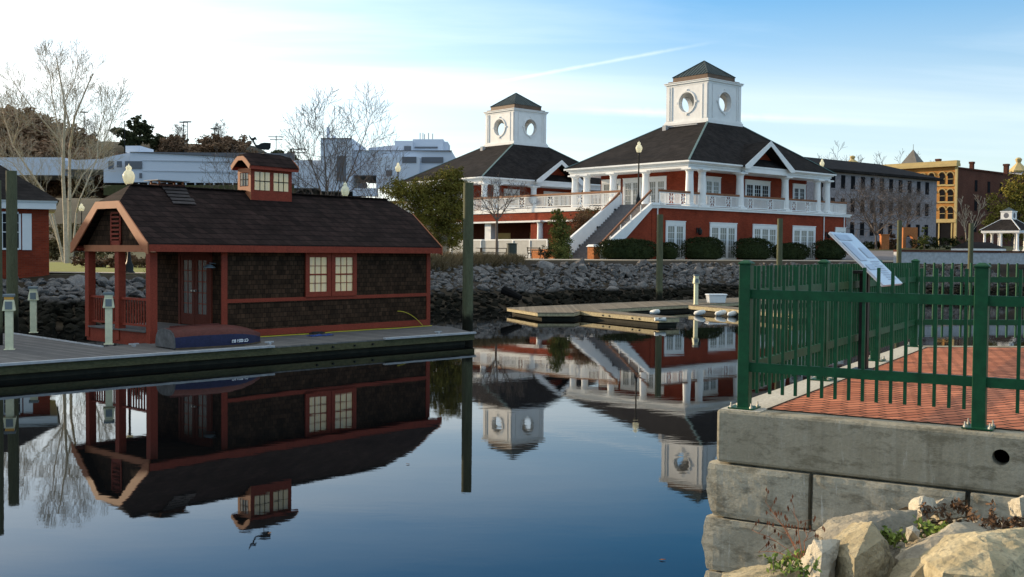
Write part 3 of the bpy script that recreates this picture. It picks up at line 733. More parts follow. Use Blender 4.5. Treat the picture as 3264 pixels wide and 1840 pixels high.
BH = Fr(G(479, 1096, .33), 49)           # boathouse frame; z 0 = dock level
ZK = .33
dock = thing('floating_dock', 'long grey plank dock floating along the front of the brown boathouse', 'dock', BH.o, BH.yaw)
dk = [(-9, -2.25), (8.62, -3.1), (9.9, -.9), (9.9, .25), (-.2, .25), (-1.31, -.06), (-1.0, 5.6), (-3.5, 7), (-9, 7)]
def dpoly(poly, z0, z1, mat, name, par):
    mb = MB(); mb.prism(poly, z0, z1); return mb.build(name, mat, par)
dpoly(dk, -.035, 0, 'planks_grey', 'deck', dock)
def shrink(poly, k):
    cx = sum(p[0] for p in poly)/len(poly); cy = sum(p[1] for p in poly)/len(poly)
    out = []
    for x, y in poly: l = math.hypot(x-cx, y-cy); out.append((x-(x-cx)/l*k, y-(y-cy)/l*k))
    return out
dpoly(shrink(dk, .012), -.2, -.037, 'dock_edge', 'side_beam', dock)
dpoly(shrink(dk, .3), -.55, -.2, 'dock_float', 'float', dock)
mb = MB()
def eat(x): return -2.25-.85*(x+9)/17.62
mb.bar((-9, eat(-9)-.02, .012), (.4+1.3, eat(1.7)-.02, .012), .12, .05)
mb.build('bumper_strip', 'bumper_white', dock)
mb = MB(); mb.bar((5.2, eat(5.2)-.02, .012), (8.6, eat(8.6)-.02, .012), .12, .05); mb.build('bumper_strip', 'bumper_white', dock)
mb = MB(); mb.bar((-1.31, -.08, .012), (-1.02, 5.55, .012), .06, .035); mb.build('bumper_strip', 'bumper_white', dock)
for x in (3.0, 3.5, 4.2, 4.8):
    mb = MB(); mb.tube((x, eat(x)-.0, -.11), (x, eat(x)-.05, -.11), .03, .025, 8); mb.build('bolt', 'black_metal', dock)
for cx, cy in ((-.7, -.45), (-4.2, 1.5), (2.0, -2.2), (7.6, -2.6)):
    mb = MB(); mb.box(cx-.03, cy-.05, 0, cx+.03, cy+.05, .05); mb.bar((cx-.13, cy, .065), (cx+.13, cy, .065), .035, .03); mb.build('cleat', 'bumper_white', dock)

def pedestal(P, label, yaw, h=1.3, lens=False):
    t = thing('power_pedestal', label, 'power pedestal', P, yaw, 'power pedestals on the docks')
    mb = MB(); mb.box(-.085, -.085, .006, .085, .085, h*.72); mb.box(-.12, -.11, 0, .12, .11, .015); mb.build('post', 'pvc_white', t, bevel=.012)
    mb = MB(); mb.hexa([(-.14, -.13, h*.70), (.14, -.13, h*.70), (.14, .13, h*.70), (-.14, .13, h*.70), (-.10, -.10, h*.90), (.10, -.10, h*.90), (.10, .10, h*.90), (-.10, .10, h*.90)])
    hd = mb.build('head', 'pvc_white', t, bevel=.015)
    mb = MB(); mb.box(-.075, -.138, h*.73, .075, -.112, h*.87); mb.build('outlet_cover', 'pedestal_grey', hd, bevel=.004)
    mb = MB(); mb.box(-.095, -.095, h*.905, .095, .095, h*.95); mb.build('light_band', 'amber_lens' if lens else 'pvc_white', t)
    mb = MB(); mb.box(-.125, -.12, h*.95, .125, .12, h); mb.build('cap', 'pedestal_grey', t, bevel=.012)
    return t
pedestal(G(30, 1115, ZK), 'white dock power pedestal with an amber light band, nearest the left edge', R(20), 1.3, True)
pedestal(G(107, 1061, ZK), 'white dock power pedestal standing farther back beside the rocks', R(20), 1.3)
pedestal(G(347, 1098, ZK), 'white dock power pedestal in front of the boathouse porch', R(20), 1.3)
pedestal(G(2218, 971, .3), 'white power pedestal with the dock box on the far dock', R(10), 1.42)

# yellow hose, rope and a scrap of blue cloth on the dock
mb = MB(); pts = []
for k in range(40):
    x = 1.6+8.1*k/39; pts.append(BH.w(x, -.22-.05*math.sin(x*1.7)-.03*math.sin(x*4.1), .014))
mb.path(pts, .014, 6); pts = [BH.w(9.4-1.0*s, -.12+.1*s, .02+.55*s*(2-s)*.9) for s in [i/12 for i in range(13)]]
mb.path(pts, .011, 6); tag(mb.build('hose', 'hose_yellow'), 'thin yellow hose lying along the foot of the boathouse wall', 'hose')
mb = MB(); rnd = random.Random(4)
pts = [BH.w(5.0+.28*math.cos(a)*(1-a/40), -.35+.16*math.sin(a)*(1-a/40), .02+.008*a/3) for a in [i*.4 for i in range(48)]]
mb.path(pts, .013, 5); tag(mb.build('rope', 'rope_dark'), 'coil of dark rope on the dock below the boathouse window', 'rope')
mb = MB(); rnd = random.Random(8); n = 8; vs = [(BH.w(4.3+.75*i/n, -1.05+.3*j/n, .006+.05*abs(noise.noise(Vector((i*.7, j*.7, 1)))))) for j in range(n+1) for i in range(n+1)]
mb.add(vs, [(j*(n+1)+i, j*(n+1)+i+1, (j+1)*(n+1)+i+1, (j+1)*(n+1)+i) for j in range(n) for i in range(n)])
mb.add([v+Vector((0, 0, -.004)) for v in vs], [(j*(n+1)+i, (j+1)*(n+1)+i, (j+1)*(n+1)+i+1, j*(n+1)+i+1) for j in range(n) for i in range(n)])
tag(mb.build('cloth', 'tarp_blue'), 'crumpled blue cloth lying on the boathouse dock', 'cloth')

# overturned rowing boat (keel up), bow to the right
bt = thing('rowing_boat', 'overturned small boat with a red bottom and blue sides on the dock', 'boat', BH.w(-.42, -1.42, .0), BH.yaw+R(-5))
L_ = 2.55; mb = MB(); mb2 = MB(); ns = 22; prof = []
def hull(t):
    wd = .56*(1-.97*max(0, (t-.45)/.55)**2.3)*(.9+.1*min(1, t*4)); hh = .52*(1-.50*max(0, (t-.5)/.5)**2.2)*(.92+.08*min(1, t*5)); return wd, hh
sec = []
for k in range(ns+1):
    t = k/ns; x = L_*t; wd, hh = hull(t)
    sec.append([(x, -wd, .03), (x, -wd*1.0, hh*.30), (x+.0, -wd*.93, hh*.60), (x, -wd*.80, hh*.80), (x, -wd*.5, hh*.95), (x, 0, hh)]+[(x, wd*.5, hh*.95), (x, wd*.80, hh*.80), (x, wd*.93, hh*.60), (x, wd, hh*.30), (x, wd, .03)])
m = 11
def strip(mbx, cols):
    vs = [p for s_ in sec for p in s_]; fs = [(k*m+i, k*m+i+1, (k+1)*m+i+1, (k+1)*m+i) for k in range(ns) for i in cols]; mbx.add(vs, fs)
strip(mb, [2, 3, 4, 5, 6, 7]); mb.build('bottom', 'boat_red', bt, smooth=True)
strip(mb2, [0, 1, 8, 9]); side = mb2.build('side', 'boat_blue', bt, smooth=True)
mb = MB(); mb.add(sec[0], [tuple(range(m))]); mb.extr([(0, p[1]*.98, p[2]*.98) for p in sec[0]], (-.03, 0, 0)); mb.build('transom', 'transom_grey', bt)
mb = MB()
for sy in (0, 10):
    for k in range(ns): mb.bar(Vector(sec[k][sy])+Vector((0, 0, -.005)), Vector(sec[k+1][sy])+Vector((0, 0, -.005)), .035, .035)
mb.build('gunwale', 'bench_wood', bt)
mb = MB(); mb.bar((.1, 0, .505), (L_*.55, 0, .525), .03, .05); mb.build('keel', 'boat_red', bt)
def text_mesh(name, body, size, mat, parent, mtx, ext=.002):
    cu = bpy.data.curves.new(name, 'FONT'); cu.body = body; cu.size = size; cu.extrude = ext; cu.align_x = 'CENTER'; cu.offset = .003
    o = bpy.data.objects.new(name, cu); C.objects.link(o); bpy.context.view_layer.update()
    me = bpy.data.meshes.new_from_object(o.evaluated_get(bpy.context.evaluated_depsgraph_get())); bpy.data.objects.remove(o)
    me.transform(mtx); me.materials.clear(); me.materials.append(M(mat)); o = bpy.data.objects.new(name, me); C.objects.link(o); o.parent = parent; return o
# letters are upside down, because the hull is; text x axis points to -x, up points down
tm = Matrix.Translation((1.68, -.535, .17)) @ Matrix(((-1, 0, 0, 0), (-.22, 0, -1, 0), (0, -1, 0, 0), (0, 0, 0, 1)))
text_mesh('registration_number', 'CT 0251 BU', .1, 'letters_white', side, tm, .006)

# the far dock
fd = thing('floating_dock', 'pale sunlit floating dock with two fingers below the big pavilion', 'dock', (0, 0, .3))
walk = [(-.23, 46.2), (1.02, 42.6), (2.5, 42.8), (3.0, 44.4), (6.72, 48.5), (12.9, 54.6), (22, 62), (22, 66.5), (12.7, 59.4), (9.45, 55.9), (3.93, 50.7)]
dpoly(walk, -.03, 0, 'planks_warm', 'deck', fd); dpoly(shrink(walk, .02), -.15, -.032, 'dock_edge_pale', 'side_beam', fd)
dpoly(shrink(walk, .3), -.5, -.2, 'dock_float', 'float', fd)
for (a, b, wd) in (((2.65, 44.15), (5.45, 39.3), .95), ((8.15, 49.2), (11.3, 42.6), 1.1)):
    a = Vector(a); b = Vector(b); d = (b-a).normalized(); n_ = Vector((-d.y, d.x)); q = [a, b, b+n_*wd, a+n_*wd]
    q = [tuple(x) for x in q]; dpoly(q, .004, .034, 'planks_warm', 'finger', fd); dpoly(shrink(q, .02), -.15, .002, 'dock_edge_pale', 'side_beam', fd); dpoly(shrink(q, .15), -.45, -.2, 'dock_float', 'float', fd)
    for t in (.35, .43, .7, .78, .95):
        p = a+(b-a)*t; mb = MB(); mb.tube((p.x, p.y, -.08), (p.x-n_.x*.03, p.y-n_.y*.03, -.08), .035, .03, 8); mb.build('bolt', 'black_metal', fd)
for (x, y, z0) in ((5.5, 39.45, -.1),):
    mb = MB(); mb.tube((x-.22, y-.1, -.03), (x+.2, y-.02, -.03), .07, .07, 10); mb.build('bumper', 'white_old', fd)
for i, (px, py) in enumerate([(1712, 1000), (2087, 1001), (2230, 1003), (2297, 1004), (2335, 1006)]):
    P = G(px, py, .05); mb = MB(); mb.lathe([(.02, -.26), (.10, -.2), (.12, 0), (.10, .2), (.02, .27)], (0, 0, 0), 10)
    o = mb.build('fender', 'white_old', smooth=True); o.location = P+Vector((0, 0, .08)); o.rotation_euler = (R(78), 0, R(30+20*i))
    tag(o, ['white fender hanging at the left tip of the far dock', 'white fender in the water gap behind the lit dock finger', 'dirty white fender at the root of the second finger', 'white fender floating beside the second finger', 'white fender nearest the fence post'][i], 'fender')
P = G(2262, 966, .3); db = thing('dock_box', 'white dock storage box with a lid on the far dock', 'dock box', P+Vector((.35, .2, .004)), R(12)); db.scale = (.85, .85, .8)
mb = MB(); mb.hexa([(-.48, -.22, 0), (.48, -.22, 0), (.48, .22, 0), (-.48, .22, 0), (-.54, -.27, .46), (.54, -.27, .46), (.54, .27, .46), (-.54, .27, .46)]); mb.build('body', 'white_paint', db, bevel=.02)
mb = MB(); mb.hexa([(-.6, -.32, .47), (.6, -.32, .47), (.6, .32, .47), (-.6, .32, .47), (-.55, -.27, .55), (.55, -.27, .55), (.55, .27, .55), (-.55, .27, .55)]); mb.build('lid', 'white_paint', db, bevel=.02)
# driftwood log at the waterline
a = V(1605, 925, 49); b = V(1660, 950, 48.5); mb = MB(); mb.tube(a, b, .22, .12, 9); tag(mb.build('log', 'hole_black'), 'dark half-sunk log sticking out of the rocks left of the far dock', 'log')

# ================================================================== BOATHOUSE
bh = thing('boathouse', 'floating brown-shingled boathouse with red trim, porch and cupola', 'boathouse', BH.o, BH.yaw)
BL, BW, EZ = 9.84, 3.32, 2.42            # length, width, eave height above the dock
PX = 2.1                                  # porch depth
T = .10
mb = MB()                                 # shingled walls (enclosed part), set back from corner boards
mb.box(PX, .03, .12, BL-.03, BW-.03, EZ); mb.build('wall', 'shingle_wall', bh)
mb = MB()                                 # gable infill above porch and far gable
yc = BW/2; RZ = 3.97; OV = .27; OG = .22; CZ = 3.50
slope = (RZ-EZ)/(yc+OV)
def rz(y): return EZ+(slope)*(min(y, BW-y)+OV)
ycl = (CZ-EZ)/slope-OV
for x0 in (.02, BL-.12):
    mb = MB(); mb.extr([(x0, .03, EZ-.02), (x0, BW-.03, EZ-.02), (x0, BW-ycl, CZ-.1), (x0, ycl, CZ-.1)], (.1, 0, 0)); mb.build('gable_wall', 'shingle_wall', bh)
RI = .62                                  # run of the clipped hip
def roof(mb, x0, x1, y0, y1, ez, rz_, cz, ri, th, yc_):
    """jerkinhead roof shell"""
    sl = (rz_-ez)/(yc_-y0); yk = y0+(cz-ez)/sl; yk2 = 2*yc_-yk; y1_ = 2*yc_-y0
    for s, e, dx in ((x0, x1, 1),):
        top = [(x0, y0, ez), (x1, y0, ez), (x1, yk, cz), (x1-ri, yc_, rz_), (x0+ri, yc_, rz_), (x0, yk, cz)]
        back = [(x0, y1_, ez), (x1, y1_, ez), (x1, yk2, cz), (x1-ri, yc_, rz_), (x0+ri, yc_, rz_), (x0, yk2, cz)]
        for poly in (top, back, [(x0, yk, cz), (x0+ri, yc_, rz_), (x0, yk2, cz)], [(x1, yk, cz), (x1-ri, yc_, rz_), (x1, yk2, cz)]):
            mb.extr(poly, (0, 0, -th))
mb = MB(); roof(mb, -OG, BL+OG, -OV, BW+OV, EZ+.09, RZ+.09, CZ+.09, RI, .06, yc)
rf = mb.build('roof', 'shingle_roof', bh)
# ridge and hip caps: overlapping shingle ridge
mb = MB()
x = -OG+RI
while x < BL+OG-RI:
    mb.bar((x, yc, RZ+.105), (min(x+.2, BL+OG-RI), yc, RZ+.095), .2, .03); x += .17
mb.build('ridge_cap', 'shingle_roof', rf)
# fascia boards along the eaves, rake boards on the gables
for y in (-OV, BW+OV):
    mb = MB(); s = -1 if y < 0 else 1
    mb.box(-OG+.02, y, EZ-.11, BL+OG-.02, y+s*.035, EZ+.07); mb.build('fascia', 'red_trim', bh)
mb = MB()
for y in (-OV+.02, BW+OV-.02): mb.box(-OG+.02, y, EZ-.07, BL+OG-.02, y+(.3 if y < 0 else -.3), EZ-.04)
mb.build('soffit', 'red_trim', bh)
for x0, s in ((-OG, -1), (BL+OG, 1)):
    mb = MB(); yk = -OV+(CZ-EZ)/slope
    hw = .17
    pts = [(-OV-.03, EZ+.10), (yk, CZ+.10), (BW-yk, CZ+.10), (BW+OV+.03, EZ+.10)]; ins = [(-OV-.03, EZ-.17), (-OV+.12, EZ-.12), (yk+.09, CZ-.09), (BW-yk-.09, CZ-.09), (BW+OV-.12, EZ-.12), (BW+OV+.03, EZ-.17)]
    mb.extr([(x0, a, b) for a, b in [pts[0], pts[1], ins[2], ins[1], ins[0]]], (s*.035, 0, 0))
    mb.extr([(x0, a, b) for a, b in [pts[1], pts[2], ins[3], ins[2]]], (s*.035, 0, 0))
    mb.extr([(x0, a, b) for a, b in [pts[2], pts[3], ins[5], ins[4], ins[3]]], (s*.035, 0, 0))
    mb.build('rake_board', 'pale_trim', bh)
# gable tie beam, louvre
mb = MB(); mb.box(-.03, .0, EZ-.12, .018, BW, EZ+.05); mb.build('tie_beam', 'pale_trim', bh)
lv = MB(); lv.box(-.02, yc-.26, EZ+.05, .0, yc-.2, 3.3); lv.box(-.02, yc+.2, EZ+.05, .0, yc+.26, 3.3); lv.box(-.02, yc-.26, EZ+.05, .0, yc+.26, EZ+.17); lo = lv.build('louvre_frame', 'red_trim', bh)
lv = MB()
for k in range(7):
    z = EZ+.2+k*.11; lv.bar((-.012, yc-.2, z+.03), (-.012, yc+.2, z+.03), .05, .05)
lv.build('louvre_slats', 'red_trim', lo)
# posts, corner boards, bands
for (x, y) in ((0, 0), (0, BW-.2), (0, yc-.12)):
    mb = MB(); mb.box(x, y, 0, x+.2, y+.2, EZ-.12); mb.build('porch_post', 'red_trim', bh)
mb = MB(); mb.box(PX-.02, 0, 0, PX+.16, .03, EZ-.1); mb.build('corner_board', 'red_trim', bh)
mb = MB(); mb.box(BL-.16, 0, 0, BL, .03, EZ-.1); mb.build('corner_board', 'red_trim', bh)
mb = MB(); mb.box(BL-.03, .03, 0, BL, .19, EZ-.1); mb.build('corner_board', 'red_trim', bh)
mb = MB(); mb.box(PX+.16, -.002, .95, BL-.16, .03, 1.05); mb.build('belt_board', 'red_trim', bh)
mb = MB(); mb.box(PX+.16, -.004, .02, BL-.16, .03, .2); mb.build('skirt_board', 'red_trim', bh)
mb = MB(); mb.box(PX+.16, -.001, EZ-.1, BL-.16, .03, EZ+.0); mb.build('frieze_board', 'red_trim', bh)
# porch floor, skirt, railing, ceiling
mb = MB(); mb.box(.03, .03, -.1, PX, BW-.03, .26); mb.build('porch_skirt', 'red_trim', bh)
mb = MB(); mb.box(-.03, .2, .262, PX+.0, BW-.2, .3); mb.build('porch_floor', 'planks_grey', bh)
mb = MB(); mb.box(.0, .03, EZ-.06, PX, BW-.03, EZ-.03); mb.build('porch_ceiling', 'shingle_wall', bh)
for (y0, y1) in ((.2, yc-.12), (yc+.08, BW-.2)):
    mb = MB(); mb.box(.06, y0, 1.06, .15, y1, 1.12); mb.box(.08, y0, .40, .13, y1, .45); rl = mb.build('railing', 'red_trim', bh)
    mb = MB(); n = int((y1-y0)/.125)
    for k in range(1, n):
        y = y0+(y1-y0)*k/n; mb.box(.09, y-.016, .45, .122, y+.016, 1.06)
    mb.build('balusters', 'red_trim', rl)
# porch side step at the front
mb = MB(); mb.box(.45, -.28, .0, 1.9, .0, .14); mb.build('step', 'planks_grey', bh)
# double door in the set-back wall
dy0, dy1 = .55, 1.95
mb = MB(); mb.box(PX-.05, dy0-.1, .3, PX, dy0, 2.3); mb.box(PX-.05, dy1, .3, PX, dy1+.1, 2.3); mb.box(PX-.05, dy0-.1, 2.2, PX, dy1+.1, 2.3); mb.build('door_frame', 'door_red', bh)
for k in (0, 1):
    a = dy0+k*(dy1-dy0)/2+.01; b = a+(dy1-dy0)/2-.02
    mb = MB(); mb.box(PX-.035, a, .32, PX-.001, b, .62); mb.box(PX-.035, a, .62, PX-.001, a+.13, 2.2); mb.box(PX-.035, b-.13, .62, PX-.001, b, 2.2); mb.box(PX-.035, a+.13, 2.08, PX-.001, b-.13, 2.2)
    d = mb.build('door', 'door_red', bh)
    mb = MB(); mb.box(PX-.02, a+.13, .62, PX-.012, b-.13, 2.08); mb.build('pane', 'door_glass', d)
    mb = MB(); c_ = (a+b)/2; mb.box(PX-.03, c_-.012, .62, PX-.02, c_+.012, 2.08)
    for z in (.9, 1.2, 1.5, 1.8): mb.box(PX-.029, a+.13, z-.012, PX-.0205, b-.13, z+.012)
    mb.build('muntin', 'red_trim', d)
    mb = MB(); mb.tube((PX-.035, (b-.06 if k == 0 else a+.06), 1.25), (PX-.1, (b-.06 if k == 0 else a+.06), 1.25), .03, .03, 8); mb.build('door_handle', 'steel_bolt', d)
# light beside the door
mb = MB(); mb.lathe([(.05, 0), (.16, -.07), (.16, -.09), (.04, -.05)], (PX-.2, .3, 1.98), 12); mb.tube((PX, .3, 2.0), (PX-.2, .3, 2.02), .012, .012, 6); mb.build('wall_lamp', 'pedestal_grey', bh)
# front double-hung windows
def sash_window(par, x0, x1, z0, z1, y, mtrim, mpane, cols=3, rows=4, dirx=True, fr=.14):
    mb = MB(); mb.box(x0, y, z0, x0+fr, y-.05, z1); mb.box(x1-fr, y, z0, x1, y-.05, z1); mb.box(x0+fr, y, z1-fr, x1-fr, y-.05, z1); mb.box(x0+fr, y, z0, x1-fr, y-.05, z0+fr)
    w_ = mb.build('window', mtrim, par)
    a, b, c, d = x0+fr, x1-fr, z0+fr, z1-fr
    mb = MB(); mb.box(a, y-.006, c, b, y-.012, d); mb.build('pane', mpane, w_)
    mb = MB()
    for k in range(1, cols): x = a+(b-a)*k/cols; mb.box(x-.009, y-.013, c, x+.009, y-.026, d)
    for k in range(1, rows):
        z = c+(d-c)*k/rows; t = .022 if k*2 == rows else .009; mb.box(a, y-.0145, z-t, b, y-.029, z+t)
    mb.build('muntin', mtrim, w_); return w_
sash_window(bh, 4.83, 5.75, 1.05, 2.32, .0, 'red_trim', 'blind_glass')
sash_window(bh, 5.77, 6.72, 1.05, 2.32, .0, 'red_trim', 'blind_glass')
# shutters dogs: thin pale cords beside the windows
# chimney box with metal cap, shingle-clad cricket in front
ch = MB(); ch.box(1.22, yc-.02, RZ-.25, 2.02, yc+.5, RZ+.17); cho = ch.build('chimney', 'brick_dark', bh)
mb = MB(); mb.box(1.14, yc-.12, RZ+.25, 2.1, yc+.6, RZ+.27); mb.build('chimney_cap', 'lead_grey', cho)
mb = MB()
for x, y in ((1.27, yc+.03), (1.97, yc+.03), (1.27, yc+.45), (1.97, yc+.45)): mb.box(x-.02, y-.02, RZ+.17, x+.02, y+.02, RZ+.25)
mb.build('cap_stand', 'pale_trim', cho)
mb = MB()
for k in range(5):
    y = yc-.12-k*.12; z = rz(y)+.125; mb.bar((1.28+.02*(k % 2), y, z+.01), (2.0-.03*(k % 3), y, z+.01), .11, .015, up=(0, -.6, .8))
mb.build('flashing', 'flash_dark', cho)
# cupola
cx0, cx1 = 3.96, 5.40; cw = .31; cy0, cy1 = yc-cw, yc+cw; cz0, cz1 = RZ-.22, 4.72; 
cu = MB(); cu.box(cx0, cy0, cz0, cx1, cy1, cz1); cup = cu.build('cupola', 'red_trim', bh)
mb = MB(); mb.box(cx0-.015, cy0-.005, cz0, cx0-.001, cy0+.1, cz1); mb.box(cx0-.015, cy1-.1, cz0, cx0-.001, cy1+.005, cz1); mb.box(cx0-.015, cy0+.1, cz0, cx0-.001, cy1-.1, 4.2); mb.box(cx0-.015, cy0+.1, cz1-.12, cx0-.001, cy1-.1, cz1); mb.build('cupola_end_trim', 'pale_trim', cup)
def cwin(x0, x1, z0, z1):
    mb = MB(); mb.box(x0, cy0-.012, z0, x1, cy0-.002, z1); p_ = mb.build('cupola_window', 'blind_glass', cup)
    mb = MB()
    for k in (1, 2): x = x0+(x1-x0)*k/3; mb.box(x-.009, cy0-.024, z0, x+.009, cy0-.0125, z1)
    mb.box(x0, cy0-.026, (z0+z1)/2-.012, x1, cy0-.0135, (z0+z1)/2+.012); mb.build('muntin', 'rope_dark', p_)
cwin(4.08, 4.6, 4.10, 4.62); cwin(4.74, 5.26, 4.10, 4.62)
mb = MB(); mb.box(cx0-.012, cy0+.13, 4.22, cx0-.002, cy1-.13, 4.58); p_ = mb.build('cupola_window', 'curtain_glass', cup)
mb = MB()
for k in (1, 2): y = cy0+.13+(2*cw-.26)*k/3; mb.box(cx0-.022, y-.009, 4.22, cx0-.0125, y+.009, 4.58)
mb.box(cx0-.024, cy0+.13, 4.39, cx0-.0135, cy1-.13, 4.41); mb.build('muntin', 'rope_dark', p_)
mb = MB(); roof(mb, cx0-.13, cx1+.13, cy0-.14, cy1+.14, 4.80, 5.19, 5.12, .3, .05, yc)
# barrel-like top: add a hump so the outline is rounded
crf = mb.build('cupola_roof', 'shingle_roof', cup)
mb = MB(); mb.box(cx0-.12, cy0-.14, 4.68, cx1+.12, cy0-.11, 4.78); mb.box(cx0-.12, cy1+.11, 4.68, cx1+.12, cy1+.14, 4.78); mb.build('cupola_fascia', 'red_trim', cup)
for x0, s in ((cx0-.13, -1), (cx1+.13, 1)):
    mb = MB()
    o_ = [(cy0-.16, 4.80), (cy0+.02, 4.96), (yc-.14, 5.06), (yc+.14, 5.06), (cy1-.02, 4.96), (cy1+.16, 4.80)]; i_ = [(cy0-.12, 4.68), (cy0+.07, 4.84), (yc-.1, 4.94), (yc+.1, 4.94), (cy1-.07, 4.84), (cy1+.12, 4.68)]
    for k in range(5): mb.extr([(x0, *o_[k]), (x0, *o_[k+1]), (x0, *i_[k+1]), (x0, *i_[k])], (s*.025, 0, 0))
    mb.build('cupola_rake_board', 'pale_trim', cup)
# whale weathervane
wv = MB(); cxw = 4.55; zb = 5.42
wv.tube((cxw+.1, yc, 5.05), (cxw+.1, yc, zb+.02), .012, .012, 6)
wv.bar((cxw-.12, yc, 5.24), (cxw+.32, yc, 5.24), .012, .012); wv.bar((cxw+.1, yc-.2, 5.22), (cxw+.1, yc+.2, 5.22), .012, .012)
_ = [(-.42, .18), (-.36, .12), (-.28, .03), (-.2, 0), (-.1, -.03), (.02, -.04), (.3, -.04), (.36, .02), (.37, .17), (.3, .165), (.1, .17), (0, .15), (-.12, .09), (-.2, .055), (-.27, .08), (-.33, .15), (-.39, .20)]
body = [(-.40, .22), (-.34, .10), (-.24, .0), (-.14, -.05), (.0, -.07), (.3, -.07), (.38, .0), (.40, .19), (.3, .19), (.1, .18), (-.02, .15), (-.14, .08), (-.24, .07), (-.31, .14), (-.35, .24)]
wv.extr([(cxw+a, yc-.015, zb+b) for a, b in body], (0, .03, 0))
wv.extr([(cxw+a, yc-.015, zb+b) for a, b in [(-.56, .40), (-.50, .27), (-.42, .20), (-.34, .22), (-.24, .30), (-.22, .24), (-.28, .36), (-.36, .31), (-.44, .29)]], (0, .03, 0))
wv.v = [(cxw+(x-cxw)*.8, yc+(y-yc)*.8, 5.12+(z-5.12)*.82) for x, y, z in wv.v]
wv.build('weathervane', 'black_metal', cup)

# ================================================================== PAVILIONS
PC1 = V(2243, 300, 97); F1 = Fr((PC1.x, PC1.y, 2.2), 41.5)
PC2 = V(1645, 300, 117.4); F2 = Fr((PC2.x, PC2.y, 2.2), 41.5)
HX, HY, ED, DK = 10.55, 7.0, 7.35, 4.3        # eave half sizes, underside of entablature, deck level
def glazed(par, name, T_, x0, x1, z0, z1, leaves, rows, cols=2, door=False, pane='curtain_glass', head=.28, kick=.0):
    """white french window: T_ maps (along, outward, up) to the building"""
    mb = MB(); mb.T = T_; fr = .13
    mb.box(x0, 0, z0, x0+fr, .07, z1-head); mb.box(x1-fr, 0, z0, x1, .07, z1-head); mb.box(x0, 0, z1-head, x1, .075, z1); mb.box(x0-.03, 0, z1, x1+.03, .12, z1+.06)
    lw = (x1-x0-2*fr)/leaves; st = .14
    for k in range(leaves):
        a = x0+fr+k*lw; b = a+lw
        mb.box(a+.005, .0, z0+kick, a+st, .05, z1-head); mb.box(b-st, .0, z0+kick, b-.005, .05, z1-head)
        mb.box(a+st, 0, z0, b-st, .05, z0+.18+kick); mb.box(a+st, 0, z1-head-.1, b-st, .05, z1-head)
    o = mb.build(name, 'white_paint', par)
    mb = MB(); mb.T = T_
    for k in range(leaves):
        a = x0+fr+k*lw+st; b = x0+fr+(k+1)*lw-st; mb.box(a, -.02, z0+.18+kick, b, .012, z1-head-.1)
    mb.build('panes', pane, o)
    mb = MB(); mb.T = T_
    for k in range(leaves):
        a = x0+fr+k*lw+st; b = x0+fr+(k+1)*lw-st; c, d = z0+.18+kick, z1-head-.1
        for i in range(1, cols+1): x = a+(b-a)*i/(cols+1); mb.box(x-.016, .013, c, x+.016, .032, d)
        for i in range(1, rows): z = c+(d-c)*i/rows; mb.box(a, .0135, z-.016, b, .0335, z+.016)
    mb.build('muntins', 'white_paint', o)
    return o
def column(par, x, y, z0=DK, z1=ED, r_=.34, name='column'):
    mb = MB(); mb.box(x-r_*1.35, y-r_*1.35, z0+.004, x+r_*1.35, y+r_*1.35, z0+.12)
    mb.lathe([(r_*1.25, z0+.12), (r_*1.28, z0+.2), (r_*1.02, z0+.26), (r_*.98, z0+1.2), (r_*.84, z1-.42), (r_*.95, z1-.40), (r_*.86, z1-.36), (r_*.9, z1-.28), (r_*1.28, z1-.13)], (x, y, 0), 14)
    mb.box(x-r_*1.4, y-r_*1.4, z1-.13, x+r_*1.4, y+r_*1.4, z1-.003)
    return mb.build(name, 'white_paint', par)
def balustrade(par, a, b, z, stars=(), name='balustrade', h=1.08, sp=.13, slope=0, rail=True):
    """white balusters between a and b with a brown handrail; slope = rise"""
    a = Vector((a[0], a[1], z)); b = Vector((b[0], b[1], z+slope)); L = (b-a).length; d = (b-a)/L; hz = Vector((d.x, d.y, 0)).normalized()
    mb = MB(); U_ = Vector((0, 0, 1))
    mb.bar(a+U_*.1, b+U_*.1, .06, .07); mb.bar(a+U_*(h-.13), b+U_*(h-.13), .06, .07)
    n = max(2, int(L/sp)); panels = [int(n*s) for s in stars]
    w_ = max(3, int(.75/sp))
    for k in range(n+1):
        if any(p < k < p+w_ for p in panels): continue
        q = a+d*(L*k/n); t = .022 if not any(k in (p, p+w_) for p in panels) and k not in (0, n) else .035
        mb.bar(q+U_*.12, q+U_*(h-.15), t*2, t*2, up=hz)
    for p in panels:
        q0 = a+d*(L*p/n); q1 = a+d*(L*(p+w_)/n); m_ = (q0+q1)/2
        for s, e in ((q0+U_*.13, q1+U_*(h-.16)), (q1+U_*.13, q0+U_*(h-.16)), (q0+U_*(h/2), q1+U_*(h/2)), (m_+U_*.13, m_+U_*(h-.16))):
            mb.bar(s, e, .035, .045, up=hz if abs((e-s).normalized().z) > .9 else (0, 0, 1))
    o = mb.build(name, 'white_paint', par)
    if rail:
        mb = MB(); mb.bar(a+U_*h-d*.05, b+U_*h+d*.05, .16, .16); mb.build('handrail', 'handrail', o)
    return o
Ty = lambda y0: (lambda q: Vector((q.x, y0-q.y, q.z)))
Tx = lambda x0: (lambda q: Vector((x0-q.y, q.x, q.z)))
COLX = [F1.fy(px, 650, -6.65).x for px in (2198, 2237.5, 2358.6, 2502.5, 2604.7, 2635)]
COLY = [F1.fx(px, 600, -10.2).y for px in (2057.7, 1954, 1869.8, 1832.6)]
